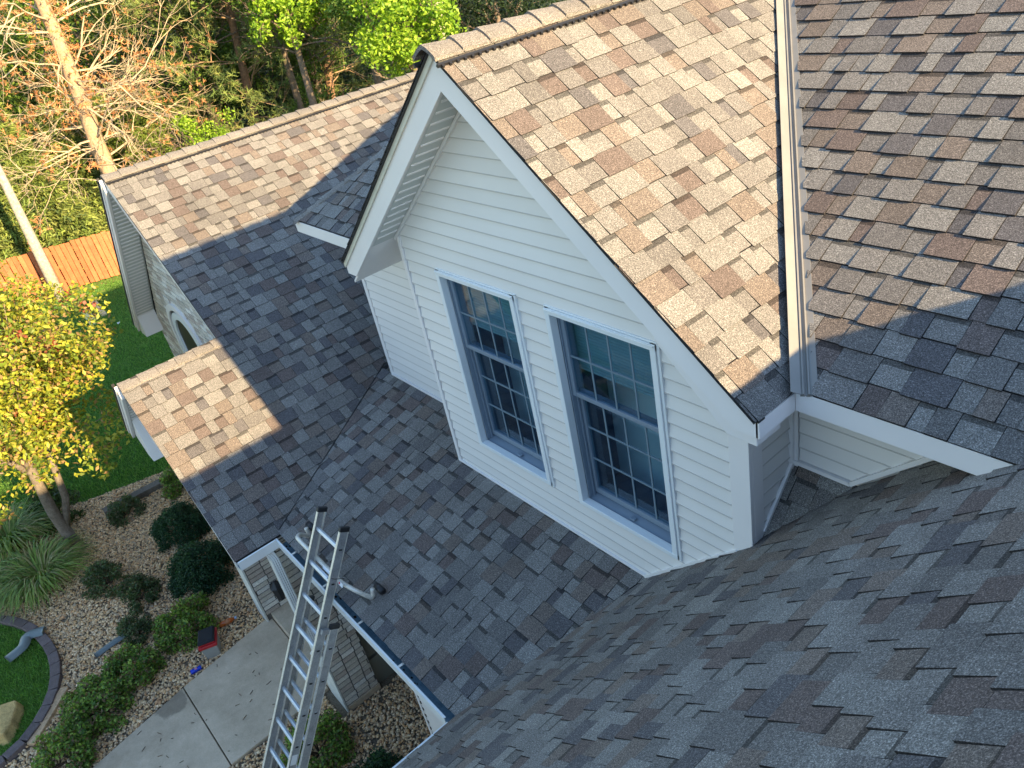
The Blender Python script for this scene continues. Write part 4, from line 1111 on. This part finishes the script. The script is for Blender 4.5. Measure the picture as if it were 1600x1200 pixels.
# ------------------------------------------------------------------ foliage
def orient(n, r, up=.5):
    v = r.normal(0, 1, (n, 3)); v[:, 2] = np.abs(v[:, 2]) + up; v /= np.linalg.norm(v, axis=1)[:, None]
    a = np.cross(v, r.normal(0, 1, (n, 3))); a /= np.linalg.norm(a, axis=1)[:, None]; b = np.cross(v, a)
    return v, a, b
def leaves(name, C, size, cols, mat, parent, seed=1, up=.5, asp=.55, fold=.18, origin=None):
    r = np.random.default_rng(seed); n = len(C); N_, A, B = orient(n, r, up); s = (r.uniform(size[0], size[1], n))[:, None]
    V = np.stack([C - A * s, C + B * s * asp + N_ * s * fold, C + A * s, C - B * s * asp + N_ * s * fold], 1)
    F = np.concatenate([np.array([[0, 1, 2], [0, 2, 3]])[None] + (np.arange(n) * 4)[:, None, None]]).reshape(-1, 3)
    o = mesh(name, V.reshape(-1, 3), F, mat, parent, np.repeat(cols, 4, 0), False, origin=origin); return o
def pal_cols(n, pal, r, v=.2):
    pal = np.array(pal); return pal[r.integers(0, len(pal), n)] * r.uniform(1 - v, 1 + v, (n, 1))
def clump_points(n, centers, rad, r, shell=.0):
    c = centers[r.integers(0, len(centers), n)]; d = r.normal(0, 1, (n, 3)); d /= np.linalg.norm(d, axis=1)[:, None]
    return c + d * (rad * r.uniform(shell, 1, (n, 1)) ** .5)
def branchy(mb, base, d, L, rad, depth, r, tips, c, spread=.55, k=5, curve=.12, shrink=.66, n=3, minr=.004):
    p = Vector(base); d = Vector(d).normalized(); P = [p.copy()]; R_ = [rad]; seg = 4
    for i in range(seg):
        d = (d + Vector(r.normal(0, curve, 3))).normalized(); p = p + d * (L / seg); P.append(p.copy()); R_.append(rad * (1 - .55 * (i + 1) / seg))
    mb.tube(P, R_, k, c)
    tips.append(P[-1]); 
    if depth <= 0: tips.append(P[2]); return
    for i in range(n):
        t = r.uniform(.35, 1.0); q = P[0].lerp(P[-1], t) if False else P[min(seg, max(1, int(round(t * seg))))]
        nd = (d + Vector(r.normal(0, spread, 3))).normalized()
        branchy(mb, q, nd, L * r.uniform(.5, .85), max(minr, rad * shrink * .7), depth - 1, r, tips, c, spread, max(3, k - 1), curve, shrink, n, minr)

# crab apple tree in the bed
def crab():
    r = np.random.default_rng(21); bx, by = -12.5, -.50
    e = empty('crab_apple_tree', (bx, by, 0), 'small crab apple tree with yellow green leaves and red fruit by the bed', 'tree')
    mb = MB(); tips = []; c = (.17, .14, .115)
    mb.tube([(bx, by, -.02), (bx, by - .01, .12), (bx, by - .03, .8), (bx + .03, by + .02, 1.5), (bx, by + .1, 2.2)], [.14, .095, .085, .07, .05], 10, c)
    mb.tube([(bx, by + .01, .45), (bx + .02, by + .22, .95), (bx, by + .32, 1.6), (bx, by + .45, 2.3)], [.055, .055, .05, .035], 8, c)
    for d, L, ra in (((-.1, -.55, 1), 1.1, .05), ((.0, .45, 1), 1.1, .045), ((-.6, -.1, 1), 1.1, .045), ((.5, .1, .9), 1.0, .04)):
        branchy(mb, (bx, by, 1.55), d, L, ra, 2, r, tips, c, .4, 7, .10, .75, 3)
    mb.build('trunk', M['bark'], e, smooth=True)
    cen = np.array([bx - .1, by + .05, 3.08]); rad = np.array([1.95, 1.95, 1.55])
    K = 190; d = r.normal(0, 1, (K, 3)); d /= np.linalg.norm(d, axis=1)[:, None]; q = cen + d * rad * r.uniform(.45, 1.0, (K, 1)) * (1 + .12 * r.normal(0, 1, (K, 1)))
    q = np.vstack([q, np.array([t for t in tips if t.z > 1.6])[:80]])
    C = clump_points(46000, q, .32, r, .1)
    cols = pal_cols(len(C), [(.28, .31, .03), (.35, .35, .04), (.18, .25, .03), (.42, .38, .05), (.15, .19, .035), (.36, .22, .09)], r)
    leaves('crown', C, (.028, .050), cols, M['leaf'], e, 3, .3)
    F_ = clump_points(1900, q[r.integers(0, len(q), 60)], .14, r, .1)
    leaves('fruit', F_, (.020, .032), pal_cols(len(F_), [(.30, .05, .035), (.33, .10, .06)], r), M['leaf'], e, 4, .2, .9)
    mb = MB()
    for t in range(70):
        a = Vector((bx, by, 1.7)); b = Vector(q[r.integers(0, len(q))]); mid = a.lerp(b, .5) + Vector(r.normal(0, .12, 3))
        mb.tube([a.lerp(b, .25), mid, b], [.015, .010, .004], 4, (.24, .18, .14))
    mb.build('twig', M['bark'], e)['kind'] = 'stuff'
crab()

# shrubs
def shrub(uv, rx, ry, h, pal, n, size, label, cat='shrub', group=None, shell=.75, seed=1, mat='leaf', name='shrub', lumps=26, up=.4, lr=.30):
    r = np.random.default_rng(seed); x, y = ground(*uv)
    e = empty(name, (x, y, 0), label, cat, group)
    d = r.normal(0, 1, (lumps, 3)); d[:, 2] = np.abs(d[:, 2]); d /= np.linalg.norm(d, axis=1)[:, None]
    q = d * np.array([rx, ry, h]) * r.uniform(shell, 1.0, (lumps, 1)) * .85 + np.array([x, y, .02])
    C = clump_points(n, q, min(rx, ry) * lr, r, .1); C[:, 2] = np.maximum(C[:, 2], .01)
    leaves('foliage', C, size, pal_cols(n, pal, r), M[mat], e, seed, up)
    mb = MB()
    for i in range(16): 
        b = Vector(q[r.integers(0, lumps)]); mb.tube([(x, y, 0), Vector((x, y, 0)).lerp(b, .5) + Vector(r.normal(0, .02, 3)), b], [.012, .008, .003], 4, (.10, .07, .05))
    mb.build('stem', M['bark'], e); return e
YEW = [(.022, .065, .028), (.032, .085, .034), (.016, .048, .024), (.045, .105, .042)]
DKG = [(.075, .12, .045), (.11, .16, .06), (.05, .085, .035), (.14, .12, .065)]
SPI = [(.13, .23, .04), (.19, .30, .05), (.08, .15, .035), (.20, .13, .07), (.28, .38, .07)]
shrub((287, 836), .52, .46, .55, YEW, 15000, (.012, .022), 'upper of two rounded dark evergreen shrubs by the roof edge', seed=31, name='evergreen_shrub', lumps=90, shell=.85, lr=.22, group='clipped dark evergreen shrubs')
shrub((322, 902), .55, .50, .60, YEW, 17000, (.012, .022), 'lower of two rounded dark evergreen shrubs by the roof edge', seed=32, name='evergreen_shrub', lumps=90, shell=.85, lr=.22, group='clipped dark evergreen shrubs')
shrub((200, 806), .34, .30, .35, DKG, 2600, (.016, .030), 'low loose shrub at the end of the weathered timber', seed=33)
shrub((284, 764), .38, .34, .45, SPI, 3000, (.016, .030), 'green shrub half hidden by the roof edge beside the lawn', seed=34)
shrub((170, 915), .42, .34, .38, DKG, 4200, (.014, .026), 'low dull green shrub beside the clump of long grass', seed=35)
shrub((220, 938), .36, .32, .40, DKG, 4200, (.014, .026), 'low dull green shrub in the middle of the pebbles', seed=36)
shrub((216, 994), .28, .26, .35, DKG, 3600, (.012, .022), 'small dark shrub over the end of the straight drain pipe', seed=37)
shrub((300, 985), .50, .42, .48, SPI, 6000, (.016, .030), 'bright green shrub behind the grey bin', seed=38)
shrub((212, 1060), .42, .38, .42, SPI, 5200, (.016, .030), 'reddish green shrub midway along the pebble bed by the walkway', seed=39)
shrub((158, 1112), .50, .42, .42, SPI, 7000, (.016, .032), 'broad reddish green shrub beside the tan plank', seed=40)
shrub((112, 1186), .42, .42, .40, SPI, 4500, (.016, .032), 'green shrub at the lower left corner below the plank', seed=44)
shrub((500, 1178), .42, .40, .40, SPI, 4600, (.016, .030), 'green and red shrub behind the foot of the ladder', seed=41)
shrub((600, 1236), .40, .36, .40, YEW, 5000, (.012, .024), 'dark shrub at the bottom edge right of the ladder', seed=42)
shrub((95, 808), .55, .50, .60, [(.05, .09, .02), (.07, .11, .025), (.04, .06, .02)], 4200, (.02, .04), 'leafy green shrub behind the crab apple trunk', seed=43)
# ornamental grass
def grass_clump(uv, R_, h, n, seed, label):
    r = np.random.default_rng(seed); x, y = ground(*uv); e = empty('ornamental_grass', (x, y, 0), label, 'grass clump', 'clumps of long arching grass')
    a = r.uniform(0, 2 * PI, n); d = np.stack([np.cos(a), np.sin(a), np.zeros(n)], 1); s = np.stack([-np.sin(a), np.cos(a), np.zeros(n)], 1)
    ro = r.uniform(0, .18, n); L = R_ * r.uniform(.45, 1.1, n); hh = h * r.uniform(.6, 1.1, n); w = r.uniform(.007, .013, n); k = 6; V = []
    sw = r.normal(0, .15, n)
    for i in range(k):
        t = i / (k - 1); z = hh * 4 * t * (1 - t * .78) * .55; c = np.array([x, y, 0]) + d * (ro + L * t)[:, None] + s * (sw * t * t)[:, None]; c[:, 2] = np.maximum(z, .01)
        ww_ = w * (1 - t) ** .6 + .001
        V.append(c - s * ww_[:, None]); V.append(c + s * ww_[:, None])
    V = np.stack(V, 1); F = np.array([(2*i, 2*i+1, 2*i+3, 2*i+2) for i in range(k - 1)])
    F = (F[None] + (np.arange(n) * 2 * k)[:, None, None]).reshape(-1, 4)
    cols = np.repeat(pal_cols(n, [(.15, .24, .05), (.20, .30, .06), (.11, .18, .04), (.28, .34, .09), (.32, .28, .12)], r), 2 * k, 0)
    mesh('blades', V.reshape(-1, 3), F, M['grass'], e, cols)
grass_clump((72, 912), .80, .55, 900, 51, 'front clump of long arching grass next to the edging')
grass_clump((22, 858), .85, .65, 850, 52, 'rear clump of long arching grass at the left edge')
grass_clump((8, 930), .60, .50, 500, 53, 'left clump of long arching grass cut by the frame')
# lawn blades
def blades(name, poly, n, h, w, pal, seed, z=0, label=None, holes=()):
    r = np.random.default_rng(seed); P = np.array(poly); x0_, y0_ = P.min(0); x1_, y1_ = P.max(0)
    x = r.uniform(x0_, x1_, n); y = r.uniform(y0_, y1_, n); k = inpoly(x, y, poly)
    for h_ in holes: k &= ~inpoly(x, y, h_)
    u, v = project_np(x, y, np.zeros(n)); k &= (u > -60) & (u < 420) & (v > 380) & (v < 1260)
    x, y = x[k], y[k]; n = len(x); a = r.uniform(0, 2 * PI, n); hh = r.uniform(.6, 1.2, n) * h; ln = r.normal(0, .5, (n, 2)) * hh[:, None]; ww_ = w * r.uniform(.7, 1.3, n)
    b = np.stack([x, y, np.full(n, z)], 1); s = np.stack([np.cos(a), np.sin(a), np.zeros(n)], 1) * ww_[:, None]
    tp_ = b.copy(); tp_[:, :2] += ln; tp_[:, 2] += hh
    V = np.stack([b - s, b + s, tp_], 1).reshape(-1, 3); F = np.arange(3 * n).reshape(-1, 3)
    o = mesh(name, V, F, M['grass'], None, np.repeat(pal_cols(n, pal, r, .3), 3, 0)); tag(o, label, None, None, 'stuff')
LG = [(.11, .24, .035), (.14, .29, .045), (.08, .18, .03), (.17, .28, .06)]
blades('grass', [(-26.4, -6), (-14.4, -6), (-14.8, -1.4), (-13.85, -.12), (-13.4, 1.4), (-13.3, 2.6), (-13.3, 8), (-25.2, 8), (-26.3, 3)], 330000, .05, .009, LG, 61, 0, 'short mown grass of the wide shaded lawn')
blades('grass', small_lawn, 60000, .045, .006, LG, 62, .02, 'short mown grass of the small curved lawn')

# ------------------------------------------------------------------ cedar fence
fence = empty('cedar_fence', (-26.3, 3, 0), 'orange brown cedar board fence behind the lawn', 'fence')
fd = Vector((.49, 1.39, 0)).normalized(); fs = Vector((fd.y, -fd.x, 0)); f0 = Vector((-26.49, 2.447, 0))
rs = random.Random(9)
t = -5.0; k = 0
while t < 9.5:
    w = .15; h = 1.36 + rs.uniform(-.02, .03); c = f0 + fd * t; off = fs * (.022 if k % 2 else -.022); kk = rs.uniform(.8, 1.15)
    gapw = rs.choice((.004, .006, .012))
    MB().obox(c + off + Vector((0, 0, h / 2 + .04)), fd * (w / 2 - gapw), fs * .010, (0, 0, h / 2), (.44 * kk, .14 * kk, .06 * kk)).build('board', M['wood'], fence)
    t += w + .0; k += 1
for z in (.30, .75, 1.2):
    MB().obox(f0 + fd * 2.25 - fs * .06 + Vector((0, 0, z)), fd * 7.2, fs * .02, (0, 0, .04), (.34, .12, .05)).build('rail', M['wood'], fence)
for i in range(7):
    MB().obox(f0 + fd * (-4.9 + i * 2.4) - fs * .11 + Vector((0, 0, .7)), fd * .045, fs * .045, (0, 0, .7), (.30, .12, .06)).build('post', M['wood'], fence)
# pale strip of mulch at its foot
o = sheet('mulch_strip', [tuple((f0 + fd * t_ + fs * s_)[:2]) for t_, s_ in ((-5, .0), (9.5, .0), (9.5, .45), (-5, .45))], .004, ground_mat('mulch', (.20, .12, .06), (.34, .22, .11), 6, 30)); o['label'] = 'strip of orange mulch along the foot of the fence'

# ------------------------------------------------------------------ background trees
def ray_at(u, v, X):
    d = CR * ((u - 800) / 1221.2) + CD * ((v - 600) / 1221.2) + CF; t_ = X / d.x
    return Vector((X, d.y * t_, H0 + d.z * t_))
def tree_at(u, v, X):
    p = ray_at(u, v, X); return p.x, p.y
# bare pale trunk in front of the fence
def pole_tree():
    p = ray_at(88, 452, -25.9); e = empty('bare_trunk_tree', (p.x, p.y, 0), 'pale bare leaning trunk in front of the fence', 'tree')
    top = ray_at(-10, 250, -25.9); d = (top - p)
    P = [Vector((p.x, p.y, 0))] + [p + d * t_ for t_ in (.25, .5, .75, 1.0, 1.6, 2.2)]; mb = MB(); c = (.36, .32, .26)
    mb.tube(P, [.17, .15, .135, .12, .105, .08, .05], 9, c); mb.build('trunk', M['bark'], e, smooth=True)
    r = np.random.default_rng(3); mb = MB(); tips = []
    for i in range(6): branchy(mb, P[5].lerp(P[6], i / 5), (r.normal(), r.normal(), .8), 1.6, .03, 2, r, tips, c)
    mb.build('branch', M['bark'], e)
    C = clump_points(3000, np.array([list(t_) for t_ in tips]), .4, r, .1); leaves('crown', C, (.05, .08), pal_cols(len(C), [(.1, .16, .03), (.14, .2, .04)], r), M['leaf'], e, 5)
pole_tree()
# dead conifer
def dead_tree():
    r = np.random.default_rng(77); X = -27.6; b = ray_at(182, 300, X); top = ray_at(52, -30, X)
    e = empty('dead_pine_tree', (b.x, b.y, 0), 'dead pine with bare tan branches and rusty brown needles', 'tree')
    d = (top - b); foot = b - d * (b.z / d.z); P = [foot + (top - foot) * t_ + Vector(r.normal(0, .04, 3)) for t_ in np.linspace(0, 1.15, 9)]
    mb = MB(); c = (.36, .25, .16); mb.tube(P, list(np.linspace(.29, .16, 9)), 10, c); mb.build('trunk', M['bark'], e, smooth=True)
    mb = MB(); tips = []; cb_ = (.43, .335, .23)
    for i in range(52):
        t_ = r.uniform(.28, 1.1); q = foot + (top - foot) * t_; a = r.uniform(0, 2 * PI)
        br = Vector((math.cos(a) * .8, math.sin(a), r.uniform(-.25, .35)))
        branchy(mb, q, br, r.uniform(1.1, 2.6), r.uniform(.022, .045), 3, r, tips, cb_, .48, 4, .16, .7, 3, .006)
    mb.build('branch', M['bark'], e)
    T_ = np.array([list(t_) for t_ in tips]); tt = T_[r.random(len(T_)) < .045]
    tt = np.vstack([tt, np.array([list(foot + (top - foot) * t_ + Vector(r.normal(0, .35, 3))) for t_ in r.uniform(.45, 1.05, 60)])])
    needles(e, tt, 5, [(.48, .22, .085), (.40, .17, .07), (.54, .28, .13)], r, .10, 'dead_needles')
def needles(parent, centers, per, pal, r, L, name='foliage', w=.010, spread=.12, up=.25):
    n = len(centers) * per; c = np.repeat(centers, per, 0) + r.normal(0, spread, (len(centers) * per, 3)); k = 11
    d = r.normal(0, 1, (n, k, 3)); d[:, :, 2] += up; d /= np.linalg.norm(d, axis=2)[:, :, None]
    s = np.cross(d, r.normal(0, 1, (n, k, 3))); s /= np.linalg.norm(s, axis=2)[:, :, None]
    b = np.repeat(c[:, None], k, 1); LL = L * r.uniform(.7, 1.2, (n, 1, 1))
    V = np.stack([b - s * w, b + s * w, b + d * LL + s * w * .4, b + d * LL - s * w * .4], 2).reshape(-1, 3); F = np.arange(len(V)).reshape(-1, 4)
    cols = np.repeat(pal_cols(n, pal, r, .3), 4 * k, 0)
    return mesh(name, V, F, M['needle'], parent, cols)
dead_tree()
def pine(u0, v0, u1, v1, X, seed, label, n=300, L=.17, pal=None, r0=.2, spr=(1.2, 3.4), lo=.15, cc=(.22, .13, .08), per=3):
    r = np.random.default_rng(seed); b = ray_at(u1, v1, X); top = ray_at(u0, v0, X); d = top - b; foot = b - d * (b.z / d.z)
    e = empty('pine_tree', (foot.x, foot.y, 0), label, 'tree', 'pines beyond the fence'); mb = MB()
    P = [foot + (top - foot) * t_ for t_ in np.linspace(0, 1.1, 8)]; mb.tube(P, list(np.linspace(r0, r0 * .5, 8)), 9, cc); mb.build('trunk', M['bark'], e, smooth=True)
    mb = MB(); tips = []
    for i in range(34):
        t_ = r.uniform(lo, 1.1); q = foot + (top - foot) * t_; a = r.uniform(0, 2 * PI); branchy(mb, q, (math.cos(a), math.sin(a), r.uniform(-.1, .4)), r.uniform(*spr) * .55, .035, 2, r, tips, (.30, .20, .12), .45, 4, .12, .7, 3, .008)
    mb.build('branch', M['bark'], e)
    T_ = np.array([list(t_) for t_ in tips]); T_ = T_[r.permutation(len(T_))[:n]]
    needles(e, T_, per + 2, pal or [(.13, .19, .05), (.18, .23, .06), (.09, .13, .04), (.22, .24, .07)], r, L)
pine(345, -40, 402, 200, -29, 81, 'pine with long tufts of needles just beyond the wing ridge', 560, .17, spr=(1.6, 4.6))
pine(480, -120, 515, 130, -31, 82, 'pine standing right of the nearest pine, partly in shade', 520, .17, spr=(1.6, 4.4))
pine(250, -160, 290, 100, -33, 83, 'dark pine behind the dead pine', 420, .18, [(.035, .06, .02), (.05, .08, .025), (.08, .10, .03)], spr=(1.8, 4.5))
# spruces: dense conifers made of drooping sprays
def spruce(x, y, h, R_, seed, label, n=3200, pal=None, group='green conifers behind the fence'):
    r = np.random.default_rng(seed); e = empty('spruce_tree', (x, y, 0), label, 'tree', group)
    MB().tube([(x, y, 0), (x, y, h)], [.16, .02], 7, (.14, .09, .06)).build('trunk', M['bark'], e)
    t_ = r.uniform(0, 1, n) ** .8; a = r.uniform(0, 2 * PI, n); rr = R_ * (1 - t_) * (.55 + .45 * r.uniform(0, 1, n)) * (1 + .18 * np.sin(a * 5 + t_ * 30)) + .05
    C = np.stack([x + rr * np.cos(a), y + rr * np.sin(a), .2 + (h - .2) * t_ - .12 * rr], 1)
    m_ = 9; n2 = n * m_
    dirr = np.stack([np.cos(a), np.sin(a), np.full(n, -.15)], 1); D = np.repeat(dirr, m_, 0) + r.normal(0, .55, (n2, 3)); D /= np.linalg.norm(D, axis=1)[:, None]
    S = np.cross(D, r.normal(0, 1, (n2, 3))); S /= np.linalg.norm(S, axis=1)[:, None]; c = np.repeat(C, m_, 0) + r.normal(0, .07, (n2, 3)); LL = r.uniform(.12, .26, (n2, 1))
    V = np.stack([c - S * .028, c + S * .028, c + D * LL], 1).reshape(-1, 3); F = np.arange(len(V)).reshape(-1, 3)
    pal = pal or [(.14, .20, .04), (.19, .24, .05), (.24, .27, .07), (.09, .13, .04)]
    mesh('crown', V, F, M['needle'], e, np.repeat(pal_cols(n, pal, r, .3), m_ * 3, 0))
SP = [(108, 400, -28.6, 4.6, 1.9), (30, 395, -29.0, 4.4, 2.0), (170, 365, -29.4, 4.8, 2.0), (-40, 400, -29, 4.8, 2.1), (60, 330, -31.5, 5.6, 2.3), (140, 300, -33, 6.4, 2.4), (210, 310, -31, 4.6, 2.1), (-20, 280, -33.5, 6.6, 2.5)]
SPL = ['spruce just above the fence, left of the brick wing', 'spruce behind the pale bare trunk', 'spruce touching the corner of the brick wing roof', 'spruce cut by the left edge above the crab apple', 'taller spruce in the second row behind the bare trunk', 'tall spruce behind the lower trunk of the dead pine', 'low spruce seen just past the wing ridge end', 'tall spruce at the left edge behind the dead branches']
for i, ((u, v, X, h, R_), l) in enumerate(zip(SP, SPL)):
    x, y = tree_at(u, v, X); spruce(x, y, h, R_, 100 + i, l)
# broadleaf trees
def broad(u, v, X, h, R_, n, size, pal, seed, label, trunk=(.16, .12, .09), zc=None, tr0=.16, lumps=70, cat='tree', lr=.26, flat=.8, name='leafy_tree', group=None):
    r = np.random.default_rng(seed); p = ray_at(u, v, X); x, y, zc = p.x, p.y, p.z
    e = empty(name, (x, y, 0), label, cat, group); mb = MB(); tips = []
    mb.tube([(x, y, 0), (x + .1, y, zc * .5), (x, y + .1, zc)], [tr0, tr0 * .8, tr0 * .5], 8, trunk)
    for i in range(8): branchy(mb, (x, y, max(.5, zc - R_ * r.uniform(0, 1))), (r.normal(), r.normal(), .6), R_ * .8, .05, 2, r, tips, trunk, .5, 4, .12, .7, 3, .008)
    mb.build('trunk', M['bark'], e, smooth=True)
    d = r.normal(0, 1, (lumps, 3)); d /= np.linalg.norm(d, axis=1)[:, None]
    q = np.array([x, y, zc]) + d * np.array([R_, R_, R_ * flat]) * r.uniform(.35, 1.0, (lumps, 1))
    C = clump_points(n, q, R_ * lr, r, .1); C = C[C[:, 2] > .05]
    leaves('crown', C, size, pal_cols(len(C), pal, r), M['leaf'], e, seed, .3)
BRI = [(.20, .33, .025), (.26, .40, .03), (.14, .26, .02), (.32, .44, .05)]
MID = [(.09, .16, .025), (.13, .21, .03), (.06, .11, .02), (.17, .25, .04)]
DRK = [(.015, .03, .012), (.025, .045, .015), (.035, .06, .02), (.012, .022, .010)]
broad(628, 34, -21, 5, 1.75, 9000, (.05, .085), BRI, 201, 'bright green maple crown just behind the dormer peak')
broad(545, -35, -24, 6, 2.2, 9000, (.05, .085), MID, 202, 'maple crown at the top edge left of the bright one')
broad(440, 10, -25, 6, 1.5, 5200, (.05, .085), BRI, 203, 'slender bright green tree between the two pines', lumps=36, lr=.22)
broad(395, -60, -27, 6, 2.3, 7000, (.05, .09), MID, 204, 'mid green tree above the nearest pine')
broad(250, -30, -30, 6, 2.6, 8000, (.05, .09), [(.10, .14, .03), (.13, .17, .04), (.07, .10, .025)], 205, 'olive green tree at the top behind the dead pine')
broad(110, 40, -34, 7, 3.4, 9000, (.06, .10), MID, 206, 'leafy tree behind the upper trunk of the dead pine')
broad(-20, 100, -34, 7, 3.4, 8000, (.06, .10), MID, 207, 'leafy tree cut by the left edge of the picture')
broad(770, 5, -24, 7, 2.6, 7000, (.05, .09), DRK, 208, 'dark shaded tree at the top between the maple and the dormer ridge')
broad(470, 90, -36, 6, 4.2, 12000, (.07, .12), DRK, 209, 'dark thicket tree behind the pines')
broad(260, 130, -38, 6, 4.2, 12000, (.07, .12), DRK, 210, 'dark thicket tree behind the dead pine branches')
broad(330, 215, -26.5, 3, 1.1, 3600, (.035, .06), BRI, 211, 'low bright green bush just over the wing ridge', name='bush', cat='bush', lumps=30)
broad(240, 240, -27, 3, .9, 2600, (.035, .06), [(.14, .20, .03), (.18, .22, .04)], 212, 'yellow green bush beside the dead pine trunk', name='bush', cat='bush', lumps=26)
broad(500, 165, -27, 3, 1.2, 3000, (.035, .06), MID, 213, 'green bush behind the wing ridge under the pines', name='bush', cat='bush', lumps=30)
broad(330, 105, -31, 5, 2.1, 8000, (.045, .08), MID, 215, 'sunlit green tree filling the gap left of the nearest pine', lumps=60)
broad(205, 200, -30.5, 5, 1.7, 6500, (.04, .07), [(.14, .20, .035), (.19, .24, .05), (.10, .15, .03)], 216, 'sunlit olive bushy tree right of the dead pine trunk', lumps=50)
broad(470, 60, -29.5, 5, 1.9, 6500, (.045, .08), MID, 217, 'green tree between the two front pines', lumps=50)
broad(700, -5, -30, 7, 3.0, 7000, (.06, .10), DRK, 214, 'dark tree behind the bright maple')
for i_, (u, v, X, l) in enumerate(((10, 10, -46, 'far tall tree filling the top left corner'), (150, -20, -48, 'far tall tree over the top of the dead pine'), (-80, 60, -44, 'far tree beyond the left edge of the frame'), (300, -50, -50, 'far tall tree at the top edge right of the dead pine'), (430, -90, -52, 'far tall tree at the top edge above the pines'))):
    broad(u, v, X, 10, 4.6, 10000, (.09, .16), [(.07, .12, .025), (.10, .16, .03), (.05, .085, .02), (.15, .19, .05)], 220 + i_, l, tr0=.25, lumps=80, flat=1.0)
# pale trunk at the top right of the maple
p = ray_at(688, 40, -22); q = ray_at(672, -60, -22); e = empty('pale_trunk_tree', (p.x, p.y, 0), 'pale forked trunk rising right of the bright maple crown', 'tree')
mb = MB(); mb.tube([(p.x, p.y, 0), p, q], [.2, .14, .10], 9, (.42, .36, .27)); mb.tube([p, p + Vector((.1, .3, .9)), p + Vector((.2, .8, 1.6))], [.08, .06, .03], 7, (.42, .36, .27)); mb.build('trunk', M['bark'], e, smooth=True)
# undergrowth filling the wood floor
def undergrowth():
    r = np.random.default_rng(301); n = 60000; x = r.uniform(-75, -27.2, n); y = r.uniform(-3, 46, n)
    x = np.where(y > 8, r.uniform(-75, -19, n), x)
    u, v = project_np(x, y, np.full(n, .6)); k = (u > -150) & (u < 1000) & (v < 480) & (v > -200); x, y = x[k], y[k]; n = len(x)
    bumpz = .8 + .7 * np.sin(x * .9) * np.cos(y * .8) + .4 * np.sin(x * 2.3 + y); z = np.abs(r.normal(0, 1, n)) * .5 * np.maximum(bumpz, .2)
    C = np.stack([x, y, z + .05], 1); o = leaves('undergrowth', C, (.09, .18), pal_cols(n, DRK + [(.06, .09, .025), (.09, .08, .03)], r, .3), M['leaf'], None, 9, .6)
    tag(o, 'dark undergrowth on the floor of the wood', None, None, 'stuff')
undergrowth()
